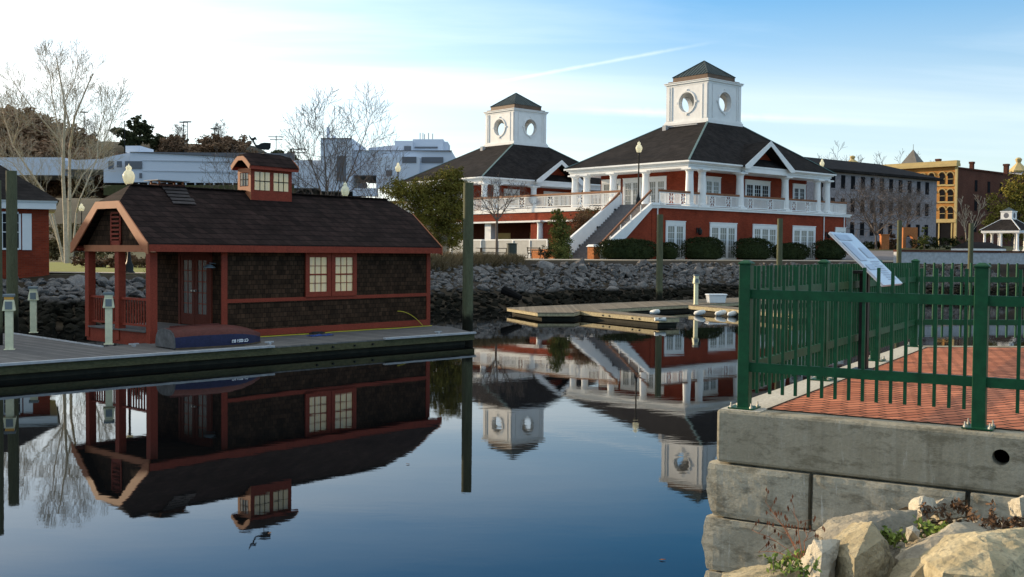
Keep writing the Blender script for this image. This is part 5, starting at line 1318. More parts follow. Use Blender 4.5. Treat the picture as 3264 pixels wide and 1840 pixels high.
# large evergreen between the boathouse and the terrace
P = V(1415, 815, 70); P.z = gz(P.x, 70)
leafy(P, lobes_px(P, [(1262, 600, 38, 0), (1300, 625, 48, 0), (1345, 600, 36, 1), (1365, 640, 52, 0), (1405, 590, 44, 0), (1440, 560, 34, 0), (1450, 610, 42, 0), (1420, 660, 52, 0), (1385, 700, 44, 0), (1440, 700, 44, 0), (1425, 745, 42, 0), (1385, 765, 34, 0), (1345, 690, 40, 0), (1450, 770, 30, 0), (1462, 660, 32, 0), (1470, 590, 20, 0)], 70, .9),
      'large dark green and gold evergreen between boathouse roof and tall piling', 'leaf_evergreen', 34000, .08, 61, 'evergreen_tree', 1.2, .3, 'bark_pale')
P = V(1785, 822, 76); P.z = gz(P.x, 76)
leafy(P, lobes_px(P, [(1785, 795, 33, 0), (1785, 768, 32, 0), (1783, 738, 28, 0), (1780, 708, 24, 0), (1777, 682, 17, 0), (1790, 812, 26, -1)], 76), 'conical bright green evergreen left of the stair foot', 'leaf_cone', 11000, .07, 62, 'conical_shrub', .4, .08, cat='shrub', shell=.35)
P = V(1738, 822, 75); P.z = gz(P.x, 75)
leafy(P, lobes_px(P, [(1738, 800, 20, 0), (1738, 812, 18, 0)], 75), 'small clipped dark shrub beside the black bench', 'leaf_hedge', 1500, .05, 63, 'clipped_shrub', .2, .03, cat='shrub', shell=.3)
P = F1.w(-18.3, -1.5, 0); P.z = 2.9
leafy(P, lobes_px(P, [(1830, 740, 38, 0), (1850, 700, 36, 0), (1815, 775, 28, 0), (1862, 735, 28, 0), (1835, 780, 24, 0)], 83), 'bare reddish shrub on the bank above the planter', 'leaf_rust', 7500, .07, 64, 'shrub', .4, .05, cat='shrub', shell=.7)
P = F1.w(-16.8, .4, 0); P.z = 3.5
leafy(P, lobes_px(P, [(1895, 690, 30, 0), (1930, 692, 30, 0), (1880, 720, 30, 0), (1960, 678, 22, 0), (1900, 725, 26, 0), (1860, 685, 26, 0)], 85.2), 'olive brown shrubs hugging the terrace wall behind the stairs', 'leaf_scrub', 8000, .07, 65, 'shrub', .4, .05, cat='shrub', shell=.6)
hd = [(1905, 2098, 765, 'long dark clipped hedge right of the stair foot'), (2110, 2148, 775, 'small loose shrub at the first glass door'), (2180, 2306, 760, 'rounded dark shrub between the first and second glass doors'),
      (2344, 2456, 762, 'rounded dark shrub before the third glass door'), (2468, 2572, 778, 'lower dark shrub just right of the sunlit piling'), (2600, 2692, 767, 'dark shrub at the right end of the pavilion wall')]
for i, (a, b, tp, lab) in enumerate(hd):
    yl = -8.6; A_ = F1.fy(a, 800, yl); B_ = F1.fy(b, 800, yl); T_ = F1.fy((a+b)/2, tp, yl).z; c = F1.w((A_.x+B_.x)/2, yl, 0); c.z = gz(c.x, c.y)
    t = thing('clipped_hedge', lab, 'hedge', c, F1.yaw, 'dark shrubs along the pavilion wall'); rnd = random.Random(70+i); L = (B_.x-A_.x)/2; H = F1.o.z+T_-c.z; mb = MB(); core = MB()
    core.lathe([(.5, .0), (.86, .12), (.93, .4), (.82, .74), (.5, .9), (.1, .95)], (0, 0, 0), 14)
    core.v = [(x*L*.92, y*.85, z*H*.93) for x, y, z in core.v]; core.build('branches', 'leaf_hedge', t)
    for _ in range(int(1500*L)):
        a_ = rnd.uniform(0, 6.283); zz_ = rnd.random(); k = (1-abs(zz_*1.9-.95)**3.2*.55)*rnd.uniform(.84, 1.08)*(1+.13*noise.noise(Vector((math.cos(a_)*1.7+i*9, math.sin(a_)*1.7, zz_*2.2)))); x, y, z = math.cos(a_)*L*k, math.sin(a_)*.95*k, zz_*H*rnd.uniform(.95, 1.05)
        if rnd.random() < .35: rr_ = rnd.random()**.5; x, y, z = math.cos(a_)*L*rr_*.85, math.sin(a_)*.9*rr_, H*(1.0-.22*rr_**3)*rnd.uniform(.92, 1.05)*(1+.10*noise.noise(Vector((math.cos(a_)*rr_*L*1.3+i*5, rr_, 3))))
        u = rv(rnd)*.07; v = u.cross(rv(rnd)).normalized()*.04; p = Vector((x, y, z)); mb.add([p-u, p-v, p+u, p+v], [(0, 1, 2, 3)])
    mb.build('foliage', 'leaf_hedge', t)

# ------------------------------------------------------------------ picnic table, bin, bench
P = V(1575, 828, 73); P.z = gz(P.x, 73)+.0
t = thing('picnic_table', 'weathered wooden picnic table below the small bare tree', 'picnic table', P, R(8))
for y in (-.28, -.0, .28): mb = MB(); mb.box(-1.25, y-.13, .72, 1.25, y+.13, .77); mb.build('table_plank', 'bench_wood', t)
for y in (-.78, .78): mb = MB(); mb.box(-1.2, y-.14, .42, 1.2, y+.14, .47); mb.build('seat', 'planks_warm', t)
for x in (-.9, .9):
    mb = MB(); mb.bar((x, -.25, .72), (x, -.7, -.02), .09, .05); mb.bar((x, .25, .72), (x, .7, -.02), .09, .05); mb.box(x-.03, -.9, .36, x+.03, .9, .42); mb.build('leg_frame', 'bench_wood', t)
P = V(1631, 830, 71.5); P.z = gz(P.x, 71.5)
t = thing('litter_bin', 'dark green slatted litter bin beside the picnic table', 'litter bin', P)
mb = MB(); mb.lathe([(.30, .03), (.34, .05), (.34, 1.0), (.3, 1.02)], (0, 0, 0), 16)
for k in range(16): a = 6.283*k/16; mb.bar((.345*math.cos(a), .345*math.sin(a), .04), (.345*math.cos(a), .345*math.sin(a), 1.0), .05, .02)
mb.build('body', 'bin_green', t); mb = MB(); mb.lathe([(.38, 1.02), (.38, 1.07), (.22, 1.1), (.2, 1.06)], (0, 0, 0), 16); mb.build('rim', 'bin_green', t)
P = V(1714, 824, 75); P.z = gz(P.x, 75)
t = thing('bench', 'small black iron bench seen end-on next to the clipped shrub', 'bench', P, R(130))
for z, y in ((.44, 0), (.44, .14), (.44, .28)): mb = MB(); mb.box(-.7, y-.05, z, .7, y+.05, z+.03); mb.build('seat_slat', 'bench_wood', t)
for z in (.6, .75): mb = MB(); mb.box(-.7, .36, z, .7, .39, z+.08); mb.build('back_slat', 'bench_wood', t)
for x in (-.66, .66): mb = MB(); mb.path([(x, -.05, 0), (x, .02, .43), (x, .35, .42), (x, .42, .85)], .03, 6); mb.path([(x, .4, 0), (x, .3, .42)], .03, 6); mb.path([(x, -.06, .62), (x, .38, .64)], .025, 6); mb.path([(x, -.06, .62), (x, -.02, .44)], .025, 6); mb.build('leg_frame', 'black_metal', t)

# ================================================================== FAR LEFT: WHITE BUILDINGS, HILL
def blk(mb, x0, x1, yt, yb, Y, dep=25, zb=None, yt2=None):
    """a block whose front stands at distance Y, measured from its corners in the survey"""
    a = V(x0, yt, Y); b = V(x1, yt2 if yt2 else yt, Y); zb = V((x0+x1)/2, yb, Y).z if zb is None else zb
    mb.hexa([(a.x, Y, zb), (b.x, Y, zb), (b.x, Y+dep, zb), (a.x, Y+dep, zb), (a.x, Y, a.z), (b.x, Y, b.z), (b.x, Y+dep, b.z), (a.x, Y+dep, a.z)])
m1 = thing('commercial_building', 'long low white commercial building on the slope behind the boathouse', 'building', (-90, 255, 12))
def mp(name, mat, lst, par, Y=None):
    mb = MB()
    for l in lst: blk(mb, *l)
    off_ = Vector(par.location); mb.v = [(x-off_.x, y-off_.y, z-off_.z) for x, y, z in mb.v]; return mb.build(name, mat, par)
mp('wall', 'mall_white', [(413, 937, 485, 583, 255, 30, None, 512), (330, 412.5, 503, 583, 257, 25, None, 487), (446, 400, 465, 486, 262, 10)], m1)
mp('wall', 'mall_white', [(-60, 200, 502, 558, 262, 20), (185, 330, 514, 540, 263, 20, None, 506)], m1)
mp('roof_parapet', 'mall_dark', [(413, 937, 484.2, 486.8, 254.6, 1, None, 511.2)], m1)
mp('undercroft', 'interior_dark', [(330, 940, 583.5, 620, 259, 24, None, 590)], m1)
mp('undercroft', 'field', [(330, 940, 590, 625, 253, 2)], m1)
for x in range(440, 940, 30): mp('pillar', 'mall_white', [(x, x+3, 583, 612, 254.9, .5)], m1)
for (a, b, c, d) in ((398, 452, 514, 538), (345, 362, 514, 540), (372, 388, 514, 534), (444, 452, 552, 568)): mp('window', 'mall_dark', [(a, b, c, d, 254.7, .2)], m1)
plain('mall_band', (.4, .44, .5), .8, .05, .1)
for y in (512, 545): mp('siding_band', 'mall_band', [(452, 930, y, y+1.1, 254.8, .1, None, y+11)], m1)
m2 = thing('office_building', 'white stepped office building with antennas left of the far pavilion', 'building', (-60, 250, 12))
mp('wall', 'mall_white', [(938, 1021.5, 511, 600, 250, 30), (1022, 1121, 441, 610, 247, 25), (1121.5, 1440, 480, 560, 250, 30, None, 482), (1200, 1336, 500, 600, 246, 4)], m2)
mp('wall', 'mall_white', [(1175, 1258, 472, 481, 258, 15, None, 463), (1258.5, 1315, 449, 481, 255, 20), (1315.5, 1413, 444, 481, 257, 20), (1413.5, 1427, 452, 481, 258, 10)], m2)
mp('roof_parapet', 'mall_dark', [(1121.5, 1440, 479.4, 481.3, 249.6, .3), (1022, 1121, 440.2, 442.4, 246.7, .2)], m2)
for (a, b, c, d, Y) in ((1073, 1103, 497, 578, 246.7), (1282, 1327, 500, 519, 245.8), (1344, 1413, 501, 519, 249.7), (1288, 1310, 466, 479, 254.7), (1322, 1395, 468, 473, 256.7), (1230, 1250, 543, 560, 245.7), (1140, 1170, 585, 600, 249.7)):
    mp('window', 'mall_dark', [(a, b, c, d, Y, .2)], m2)
for x in (1338, 1347, 1352, 1365, 1378): mp('antenna', 'mall_dark', [(x, x+2, 424+(x % 3)*2, 446, 262, .3)], m2)
mp('chimney', 'mall_white', [(1041, 1047, 405, 442, 250, 2), (1058, 1066, 432, 442, 250, 2)], m2)
mp('roof_ledge', 'mall_white', [(1125, 1200, 600, 625, 244, 3)], m2)

# trees of the hill: a few kinds, each with trunk and crown, copied
def hilltree(kind, seed):
    rnd = random.Random(seed); lb = []
    if kind == 'pine':
        for k in range(9): lb.append(((rnd.uniform(-3.4, 3.4), rnd.uniform(-2, 2), rnd.uniform(3, 8.5)), (2.3, 2.3, 1.6)))
        return leafy((0, 0, -50), lb, 'x', 'leaf_pine', 5200, .42, seed, 'pine_tree', 2.5, .3, shell=.6)
    for k in range(7): lb.append(((rnd.uniform(-2.6, 2.6), rnd.uniform(-2, 2), rnd.uniform(2.4, 6.2)), (2.4, 2.4, 2.0)))
    return leafy((0, 0, -50), lb, 'x', 'leaf_brown', 4200, .34, seed, 'brown_tree', 2, .2, shell=.8)
HP = [hilltree('pine', 81), hilltree('pine', 82)]; HB = [hilltree('b', 83), hilltree('b', 84), hilltree('b', 85)]
used = set()
def place(src, px, ytop, Y, h0, label, wide=1.):
    P = V(px, 700, Y); z0 = gz(P.x, Y); top = V(px, ytop, Y).z; k = max(.25, (top-z0)/h0)
    if src.name not in used: used.add(src.name); o = src; o.location = (P.x, Y, z0); o['label'] = label
    else: o = dup(src, (P.x, Y, z0), label=label)
    o.scale = (k*wide, k*wide, k); o.rotation_euler = (0, 0, (px*.37) % 6.28); return o
for i, (px, yt, Y, w_, lab) in enumerate([(445, 372, 345, 1.15, 'big dark pine on the ridge line above the white building'), (400, 400, 340, .9, 'dark pine at the left shoulder of the big ridge pine'), (505, 425, 340, 1.1, 'low dark pine on the right shoulder of the big ridge pine'),
        (850, 470, 300, 1.2, 'dark evergreen behind the cupola and weathervane'), (300, 420, 350, .7, 'narrow dark conifer by the light pole on the ridge')]):
    place(HP[i % 2], px, yt, Y, 9.6, lab, w_)
bl = [(-10, 318, 330, 1.3, 'tallest brown wood-edge tree at the left picture edge'), (45, 338, 320, 1.2, 'brown hillside tree second from the left edge'), (105, 352, 322, 1.2, 'brown hillside tree under the leaning birch stem'), (165, 365, 318, 1.1, 'brown hillside tree left of the birch trunks'),
      (228, 372, 326, 1.1, 'brown hillside tree right behind the birch trunks'), (20, 420, 290, 1.3, 'lower brown thicket tree at the left edge'), (90, 430, 292, 1.2, 'lower brown thicket tree below the leaning stem'), (150, 440, 290, 1.2, 'lower brown thicket tree left of the birch'), (215, 445, 288, 1.2, 'lower brown thicket tree behind the birch foot'), (285, 455, 285, 1.1, 'lower brown thicket tree above the roof of the brick pavilion'),
      (340, 462, 290, 1.0, 'small brown tree left of the white roof box'), (545, 425, 335, .9, 'thin brown ridge tree under the twin light poles'), (575, 420, 338, .9, 'thin brown ridge tree right of the pines'), (640, 440, 332, 1.0, 'rounded brown tree at the left of the big round clump'),
      (690, 425, 328, 1.25, 'largest rounded brown tree clump on the ridge'), (745, 420, 330, 1.25, 'rounded brown tree just left of the weathervane'), (790, 460, 326, 1.0, 'brown tree directly below the weathervane tail'), (880, 490, 310, .9, 'small brown tree right of the weathervane')]
for i, (px, yt, Y, w_, lab) in enumerate(bl): place(HB[i % 3], px, yt, Y, 7.8, lab, w_*1.1)
for i, (px, yt, lab) in enumerate([(295, 378, 'thin leafless tree standing up from the ridge behind the birch'), (700, 395, 'thin leafless tree poking above the round brown clump'), (575, 402, 'thin leafless tree beside the twin light poles')]):
    P = V(px, 700, 345); P.z = gz(P.x, 345); bare_tree(P, V(px, yt, 345).z-P.z, lab, 90+i, 5, minr=.03, r0=.13, name='leafless_ridge_tree')
def pole(px, yt, Y, label, arm=1.2, name='light_pole', zb=None):
    P = V(px, 700, Y); zb = gz(P.x, Y) if zb is None else zb; h = V(px, yt, Y).z-zb; t = thing(name, label, 'pole', (P.x, Y, zb)); r_ = .09*Y/250
    mb = MB(); mb.tube((0, 0, -.5), (0, 0, h), r_*1.3, r_, 6); mb.build('post', 'black_metal', t)
    mb = MB(); mb.box(-arm, -.3, h-.35, arm, .3, h) if name == 'light_pole' else (mb.box(-arm, -.1, h-.5, arm, .1, h-.3), mb.box(-arm*.8, -.1, h-1.3, arm*.8, .1, h-1.1)); mb.build('lamp_head' if name == 'light_pole' else 'crossarm', 'black_metal', t)
pole(270, 356, 330, 'tall light pole on the hillside right of the birch'); pole(585, 388, 335, 'left one of the twin light poles on the ridge'); pole(598, 387, 335, 'right one of the twin light poles on the ridge'); pole(398, 385, 330, 'bare pole at the left edge of the ridge pines', .1); pole(684, 409, 335, 'short light pole above the round brown clump')
pole(950, 470, 235, 'utility pole with crossarms left of the large bare tree', 1.9, 'utility_pole'); pole(880, 432, 300, 'utility pole with crossarm right of the weathervane', 2.2, 'utility_pole')
a = V(880, 437, 300); b = V(950, 477, 235); c = V(1130, 460, 240)
for i, (p, q, lab) in enumerate(((a, b, 'overhead wire between the two utility poles'), (b, c, 'overhead wire from the utility pole to the white tower block'))):
    mb = MB(); pts = [p+(q-p)*(k/12)-Vector((0, 0, 2.2*math.sin(3.1416*k/12))) for k in range(13)]; mb.path(pts, .045, 4); tag(mb.build('overhead_wire', 'black_metal'), lab, 'wire')

# ================================================================== FAR RIGHT: MILLS, SHOPS, GAZEBO
ml = Fr((0, 0, 0), 37.7); c0 = V(2984, 700, 170); ml.o = Vector((c0.x, c0.y, 3.2)); EZm = 11.4
mi = thing('stone_mill', 'long pale stone mill with dark hipped roof and rows of small windows', 'mill', ml.o, ml.yaw)
mb = MB(); mb.box(-46, 0, -2, 0, 13, EZm); mb.build('wall', 'stone_mill', mi)
mb = MB(); a = [(-47, -.7, EZm+.004), (.7, -.7, EZm+.004), (.7, 13.7, EZm+.004), (-47, 13.7, EZm+.004), (-41, 6.5, EZm+2.7), (-6, 6.5, EZm+2.7)]; b = [(x, y, z+.35) for x, y, z in a[:4]]
mb.add(a[:4]+b+a[4:], [(3, 2, 1, 0), (0, 1, 5, 4), (1, 2, 6, 5), (2, 3, 7, 6), (3, 0, 4, 7), (4, 5, 9, 8), (5, 6, 9), (6, 7, 8, 9), (7, 4, 8)]); mb.build('roof', 'asphalt_roof', mi)
for px, z in ((2687, 0), (2718.5, 0), (2750, 0), (2781, 0), (2811, 0), (2840, 0), (2870, 0), (2899, 0), (2928, 0), (2955, 0), (2655, 0), (2624, 0)):
    x = ml.fy(px, 600, 0).x
    for zc_ in (10.1, 6.75, 3.4):
        mb = MB(); mb.box(x-.5, -.03, zc_-1.0, x+.5, .0, zc_+.95); w_ = mb.build('window', 'window_dark', mi)
        mb = MB(); mb.box(x-.6, -.08, zc_-1.15, x+.6, -.032, zc_-1.0); mb.build('sill', 'stone_mill', w_)
yl = Fr((0, 0, 0), 41.5); c0 = V(3051, 700, 185); yl.o = Vector((c0.x, c0.y, 3.2)); HT = V(3051, 514, 185).z-3.2
yb_ = thing('shop_building', 'yellow brick corner building with arched windows, sunlit on its left face', 'building', yl.o, yl.yaw)
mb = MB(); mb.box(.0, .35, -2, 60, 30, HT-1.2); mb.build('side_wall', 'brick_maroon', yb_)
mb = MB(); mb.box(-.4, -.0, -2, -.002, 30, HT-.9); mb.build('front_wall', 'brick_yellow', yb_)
mb = MB(); mb.box(-1.3, -.3, HT-.9, .2, 30, HT-.4); mb.box(-1.0, -.2, HT-.4, .2, 30, HT+.1); mb.build('cornice', 'stone_trim', yb_)
mb = MB(); mb.box(-.6, -.15, -2, -.402, .3, HT-.9); mb.box(-.7, -.1, 5.3, -.402, 30, 5.9); mb.build('corner_pilaster', 'stone_trim', yb_)
for px, yc_s in ((3003, (571, 625, 681)), (3029, (571, 625, 681)), (2969, (573, 627, 683)), (2940, (575,))):
    for py in yc_s:
        p = yl.fx(px, py, -.45); mb = MB(); n = 8; h = .95; pts = [(-.43, p.y-.46, p.z-h), (-.43, p.y+.46, p.z-h), (-.43, p.y+.46, p.z+h*.7)]+[(-.43, p.y+.46*math.cos(a), p.z+h*.7+.4*math.sin(a)) for a in [3.1416*k/n for k in range(1, n)]]+[(-.43, p.y-.46, p.z+h*.7)]
        mb.extr(pts, (-.03, 0, 0)); w_ = mb.build('window', 'window_dark', yb_)
        mb = MB(); ar = [(-.5, p.y+.68*math.cos(a), p.z+h*.62+.68*math.sin(a)) for a in [3.1416*k/n for k in range(0, n+1)]]
        for q, s in zip(ar, ar[1:]): mb.bar(q, s, .12, .13)
        mb.box(-.6, p.y-.75, p.z-h-.25, -.435, p.y+.75, p.z-h); mb.box(-.49, p.y-.55, p.z-.04, -.462, p.y+.55, p.z+.04); mb.build('arch_trim', 'stone_trim', w_)
mb = MB(); mb.box(-.48, .5, .3, -.403, 12, 5.2); mb.build('shop_window', 'window_dark', yb_)
mb = MB()
for y in (.7, 3, 5.5, 8): mb.box(-.56, y-.12, 0, -.485, y+.12, 5.25)
mb.build('shop_mullion', 'stone_trim', yb_)
mb = MB(); mb.box(0.02, .15, HT-1.22, 60, .34, HT-.95); mb.build('side_coping', 'brick_dark', yb_)
for k in range(4):
    for z in (4.8, 8.6, 12): mb = MB(); mb.box(7+k*5, .30, z-1, 8+k*5, .345, z+1); mb.build('window', 'window_dark', yb_)
for px, yt, wpx, lab in ((2991, 507, 15, 0), (3098, 516, 14, 0), (3208, 523, 16, 0)):
    Y = 192; p = V(px, yt, Y); w2 = wpx/FPX*Y/2; q = yl.loc(p)
    mb = MB(); mb.box(q.x-w2*.8, q.y-w2*.8, HT-2, q.x+w2*.8, q.y+w2*.8, p.z-3.2); mb.box(q.x-w2, q.y-w2, p.z-3.2-.35, q.x+w2, q.y+w2, p.z-3.2); mb.build('chimney', 'brick_maroon', yb_)
# turret and roof lanterns behind
def turret(px, ytip, yb1, wpx, Y, label, ball=False):
    p = V(px, yb1, Y); tip = V(px, ytip, Y).z-p.z; w2 = wpx/FPX*Y/2; zg = gz(p.x, Y); t = thing('turret', label, 'turret', (p.x, Y, zg), R(45+41.5)); zb_ = p.z-zg
    mb = MB(); mb.lathe([(w2*1.25, 0), (w2*1.25, zb_-.3)], (0, 0, 0), 4); mb.build('tower', 'brick_yellow' if not ball else 'mall_white', t)
    if not ball:
        mb = MB(); mb.lathe([(w2*1.5, zb_-.3), (w2*1.45, zb_), (w2*.03, zb_+tip*.74), (.05, zb_+tip*.75), (.04, zb_+tip)], (0, 0, 0), 4); mb.build('spire', 'slate', t)
    else:
        mb = MB(); mb.lathe([(w2*1.5, zb_-.3), (w2*1.5, zb_), (w2*1.2, zb_+tip*.12), (w2*.45, zb_+tip*.5), (w2*.3, zb_+tip*.6), (w2*.42, zb_+tip*.72), (w2*.5, zb_+tip*.85), (w2*.3, zb_+tip*.96), (.05, zb_+tip)], (0, 0, 0), 8); mb.build('lantern', 'stone_trim', t)
turret(2910, 460, 526, 56, 215, 'pointed grey spire rising above the yellow building')
turret(2717, 496, 524, 38, 190, 'pale ball-topped roof lantern above the stone mill', True); turret(3246, 502, 545, 44, 225, 'pale ball-topped roof lantern at the right edge', True)

def gazebo(P, yaw, label):
    t = thing('gazebo', label, 'gazebo', P, yaw); s = 2.9; E_ = 2.75
    for x in (-1, 0, 1):
        for y in (-1, 0, 1):
            if x or y: column(t, x*s*.86, y*s*.86, 0, E_, .2)
    mb = MB(); mb.box(-s, -s, E_, s, s, E_+.38); mb.build('entablature', 'white_paint', t)
    mb = MB(); tb = .85; tz = E_+2.05; mb.add([(-s-.15, -s-.15, E_+.384), (s+.15, -s-.15, E_+.384), (s+.15, s+.15, E_+.384), (-s-.15, s+.15, E_+.384), (-tb, -tb, tz), (tb, -tb, tz), (tb, tb, tz), (-tb, tb, tz)], [(3, 2, 1, 0), (0, 1, 5, 4), (1, 2, 6, 5), (2, 3, 7, 6), (3, 0, 4, 7), (4, 5, 6, 7)]); r_ = mb.build('roof', 'asphalt_roof', t)
    mb = MB(); mb.box(-tb, -tb, tz+.004, tb, tb, tz+1.15); mb.box(-tb-.08, -tb-.08, tz+1.15, tb+.08, tb+.08, tz+1.28); l_ = mb.build('lantern', 'white_paint', t)
    mb = MB()
    for T_ in (Ty(-tb), Tx(-tb)): mb.T = T_; mb.add([(math.cos(6.283*k/16)*.4, .006, tz+.6+math.sin(6.283*k/16)*.42) for k in range(16)], [tuple(range(16))])
    mb.build('round_opening', 'mall_dark', l_)
    mb = MB(); mb.add([(-tb, -tb, tz+1.284), (tb, -tb, tz+1.284), (tb, tb, tz+1.284), (-tb, tb, tz+1.284), (0, 0, tz+1.9)], [(0, 1, 4), (1, 2, 4), (2, 3, 4), (3, 0, 4)]); mb.build('lantern_roof', 'roof_copper', t)
    mb = MB()
    for x, y in ((-1, -1), (1, -1), (-1, 1), (1, 1)): mb.bar((x*(s+.15), y*(s+.15), E_+.42), (x*tb, y*tb, tz+.02), .14, .06)
    mb.build('hip_flashing', 'white_paint', r_); return t
P = V(3215, 700, 113); gzz = V(3235, 800, 110).z; P.z = gzz
gazebo(P, R(41.5), 'white-columned gazebo with small round-windowed lantern at the right').scale = (.69,)*3
mb = MB(); mb.prism([(-2.6, -2.6), (2.6, -2.6), (2.6, 2.6), (-2.6, 2.6)], -1.6, -.01); o = mb.build('terrace_plinth', 'path_paving'); o.location = P; o.rotation_euler = (0, 0, R(41.5)); tag(o, 'paved plinth under the white gazebo', 'plinth')
P = V(3128, 700, 84); sh = thing('shelter', 'low dark-roofed shelter with white eaves in front of the gazebo', 'shelter', (P.x, 84, 2.2), R(14))
e0 = V(3128, 799, 84).z-2.2; r0_ = V(3128, 772, 84).z-2.2
mb = MB(); mb.box(-1.3, -.6, -.3, 1.4, 1.2, e0); mb.build('wall', 'brick_dark', sh)
mb = MB(); mb.box(-1.5, -.9, e0+.002, 1.6, 1.6, e0+.16); mb.build('eaves_board', 'white_paint', sh)
mb = MB(); mb.add([(-1.55, -.95, e0+.164), (1.65, -.95, e0+.164), (1.65, 1.65, e0+.164), (-1.55, 1.65, e0+.164), (-1.1, .35, r0_), (1.1, .35, r0_)], [(3, 2, 1, 0), (0, 1, 5, 4), (1, 2, 5), (2, 3, 4, 5), (3, 0, 4)]); mb.build('roof', 'asphalt_roof', sh)
# quay wall at the right
mb = MB(); a = V(2858, 820, 73); b = V(3330, 820, 80); d = (b-a).normalized(); pts = []
for k in range(2):
    pass
def qz(y, Y): return V(3060, y, Y).z
mb.bar(Vector((a.x, a.y, 2.55)), Vector((b.x+8, b.y+1.3, 2.55)), .6, .8); q = thing('quay_wall', 'pale low quay wall with a brown cap seen through the fence at the right', 'wall', (0, 0, 0)); mb.build('stone_face', 'bumper_white', q)
mb = MB(); mb.bar(Vector((a.x, a.y, 3.03)), Vector((b.x+8, b.y+1.3, 3.03)), .7, .14); mb.build('cap', 'brick_maroon', q)
# garden wall with arch, hedges, small trees by the street
P = V(2901, 789, 128); t = thing('garden_arch', 'orange brick garden arch with a grey gate before the stone mill', 'arch', P, R(10))
mb = MB(); w2 = 25/FPX*128; h = 64/FPX*128
for x0, x1 in ((-w2, -w2*.6), (w2*.35, w2)): mb.box(x0, 0, -.5, x1, .5, h)
n = 10; cxa = -w2*.12; ra = w2*.475
for k in range(n):
    a0, a1 = math.pi*k/n, math.pi*(k+1)/n; zc_ = h*.42
    mb.hexa([(cxa+ra*math.cos(a0), 0, zc_+ra*math.sin(a0)), (cxa+ra*math.cos(a1), 0, zc_+ra*math.sin(a1)), (cxa+ra*math.cos(a1), .5, zc_+ra*math.sin(a1)), (cxa+ra*math.cos(a0), .5, zc_+ra*math.sin(a0)), (cxa+ra*math.cos(a0), 0, h), (cxa+ra*math.cos(a1), 0, h), (cxa+ra*math.cos(a1), .5, h), (cxa+ra*math.cos(a0), .5, h)])
mb.build('arch', 'orange_brick', t)
mb = MB(); mb.box(-w2*.6, .2, -.4, w2*.35, .26, h*.45); mb.build('gate', 'stone_mill', t)
P = V(2819, 773, 124); P.z = gz(P.x, 124); hh = V(2819, 750, 124).z-P.z; mb = MB(); mb.box(-.42, -.4, -.2, .42, .4, hh); mb.box(-.48, -.46, hh, .48, .46, hh+.12); o = mb.build('brick_pier', 'orange_brick'); o.location = P; tag(o, 'small orange brick pier left of the garden arch', 'pier')
for i, (px, yt, wpx, lab, mt, nm) in enumerate(((2995, 754, 80, 'long dark hedge in front of the yellow building', 'leaf_hedge', 'clipped_hedge'), (2805, 770, 50, 'low dark hedge below the street tree', 'leaf_hedge', 'clipped_hedge'), (2845, 745, 20, 'rusty brown bush left of the arch', 'leaf_rust', 'bush'), (2946, 724, 16, 'small conical evergreen right of the arch', 'leaf_cone', 'conical_shrub'), (3080, 770, 22, 'dark bush beside the low shelter', 'leaf_hedge', 'bush'))):
    Y = 126-i; P = V(px, 790, Y); P.z = gz(P.x, Y); H = V(px, yt, Y).z-P.z; w2 = wpx/FPX*Y; lb_ = [((x*w2*.8, 0, H*.5), (w2*.32+.2, .9, H*.5)) for x in (-1, -.5, 0, .5, 1)] if wpx > 25 else [((0, 0, H*.35), (w2, w2, H*.35)), ((0, 0, H*.7), (w2*.6, w2*.6, H*.3))]
    leafy(P, lb_, lab, mt, 4200 if wpx > 25 else 1100, .1, 100+i, nm, .4, .05, cat='hedge' if 'hedge' in nm else 'shrub', shell=.3)
P = V(2792, 790, 124); P.z = gz(P.x, 124); bare_tree(P, V(2792, 590, 124).z-P.z, 'bare bushy street tree in front of the stone mill', 111, 6, spread=.9, up=.1, minr=.014, r0=.12, trunk=.22, leaders=5, width=1.8)
P = V(2880, 790, 130); P.z = gz(P.x, 130); bare_tree(P, V(2880, 610, 130).z-P.z, 'smaller bare street tree nearer the garden arch', 112, 6, spread=.9, minr=.013, r0=.1, leaders=4, width=1.5)
P = V(3080, 790, 128); P.z = gz(P.x, 128); bare_tree(P, V(3080, 640, 128).z-P.z, 'pale forked bare tree in front of the dark brick wall', 113, 4, spread=.45, minr=.016, r0=.1, mat='bark_pale', trunk=.12, leaders=2)
P = V(3230, 780, 140); P.z = gz(P.x, 140)
leafy(P, lobes_px(P, [(3170, 700, 34, 0), (3200, 650, 44, 0), (3240, 600, 48, 0), (3260, 660, 60, 0), (3150, 740, 26, 0), (3210, 720, 50, 0), (3280, 580, 40, 0), (3270, 730, 50, 0), (3300, 640, 60, 0)], 140), 'sunlit golden green evergreen behind the gazebo at the right edge', 'leaf_gold', 9000, .2, 121, 'evergreen_tree', 3, .3)
for i, (px, yt, lab) in enumerate(((2610, 516, 'faint bare tree showing above the left end of the mill roof'), (2828, 520, 'faint rounded bare tree above the middle of the mill roof'))):
    P = V(px, 700, 230); P.z = gz(P.x, 230); bare_tree(P, V(px, yt, 230).z-P.z, lab, 130+i, 5, minr=.03, r0=.13, name='distant_bare_tree', width=1.8)
lampat(2617, 508, 118, 2.8, 'globe street lamp peeping over the right slope of the big pavilion roof', .95)

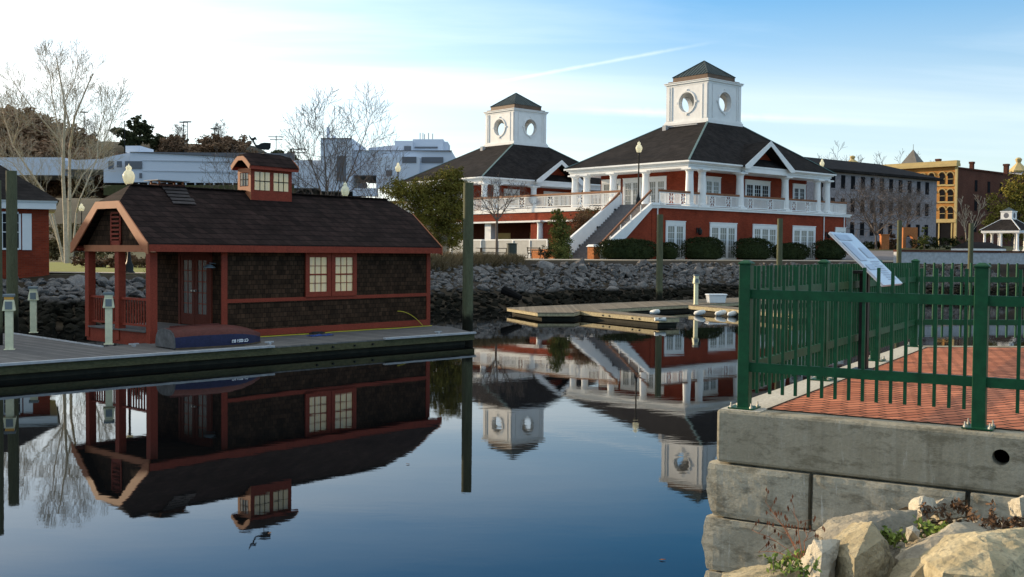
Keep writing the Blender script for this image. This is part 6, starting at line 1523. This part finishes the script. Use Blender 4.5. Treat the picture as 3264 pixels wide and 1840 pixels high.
# ------------------------------------------------------------------ unseen beyond the left edge: brick hall added to cast shade over dock and porch
hl = thing('added_shade_hall', 'added unseen brick hall beyond the left edge, there to shade the dock and porch', 'building', (-30, 34, 1.2), R(0))
mb = MB(); mb.box(-16, 0, -.5, 0, 20, 6.9); mb.build('wall', 'brick_wall', hl)
mb = MB(); mb.add([(-16.6, -.6, 6.904), (.6, -.6, 6.904), (.6, 20.6, 6.904), (-16.6, 20.6, 6.904), (-8, 6, 8.2), (-8, 14, 8.2)], [(3, 2, 1, 0), (0, 1, 4), (1, 2, 5, 4), (2, 3, 5), (3, 0, 4, 5)]); mb.build('roof', 'asphalt_roof', hl)
for z in (1.2, 4.2):
    for y in (2, 5.5, 9, 12.5, 16): glazed(hl, 'window', (lambda q: Vector((0+q.y, q.x, q.z))), y-.7, y+.7, z, z+2, 2, 3)
    for x in (-13, -9.5, -6, -2.5): glazed(hl, 'window', Ty(0), x-.7, x+.7, z, z+2, 2, 3)

# leaf litter and stones between the near boulders
mb = MB(); mb2 = MB(); rnd = random.Random(77)
for _ in range(3200):
    x = rnd.uniform(1.2, 4.2); y = rnd.uniform(4.2, 7.75)
    if FP.loc((x, y, 0)).y > -.2: continue
    z = shore(x, y)
    if rnd.random() < .75:
        me = RK[rnd.randrange(12)]; s_ = rnd.uniform(.008, .045)*(1.6 if rnd.random() < .08 else 1); E_ = Matrix.Translation((x, y, z+s_*.2)) @ __import__('mathutils').Euler(rot(rnd)).to_matrix().to_4x4() @ Matrix.Scale(s_, 4)
        mb.add([E_ @ v.co for v in me.vertices], [tuple(p.vertices) for p in me.polygons])
    else:
        c = Vector((x, y, z+rnd.uniform(.004, .02))); u = Vector((rnd.gauss(0, 1), rnd.gauss(0, 1), rnd.gauss(0, .4))).normalized()*.03; v = u.cross(Vector((rnd.gauss(0, .3), rnd.gauss(0, .3), 1))).normalized()*.015; mb2.add([c-u, c-v, c+u, c+v], [(0, 1, 2, 3)])
o = mb.build('gravel', 'boulder_grey'); o['kind'] = 'stuff'; o['label'] = 'grit and small stones between the near boulders'
o = mb2.build('leaf_litter', 'leaf_rust'); o['kind'] = 'stuff'; o['label'] = 'dead leaves caught between the near boulders'
for i, (px, py, m_) in enumerate(((2112, 1785, 'twig_red'), (860, 1700, 'leaf_rust'), (1300, 1480, 'leaf_rust'))):
    P = G(px, py, .006); mb = MB(); mb.extr([(-.03, 0, 0), (-.01, .014, .003), (.03, 0, .004), (-.008, -.014, .002)], (0, 0, .003)); o = mb.build('floating_leaf', m_); o.location = P; o.rotation_euler = (0, 0, i*1.3)
    tag(o, ['small reddish dead leaf floating near the foot of the seawall', 'dead leaf floating on open water at the lower left', 'dead leaf floating on open water in mid basin'][i], 'leaf')
# rainwater pipes on the big pavilion
for x, y in ((-14.2, -6.98), (12.3, -6.98), (1.0+7.9, -6.98)):
    mb = MB(); mb.tube((x, y, .05), (x, y, DK-.28), .05, .05, 8); mb.bar((x-.07, y, 2.2), (x+.07, y, 2.2), .05, .06); mb.build('downpipe', 'white_paint', pv1)
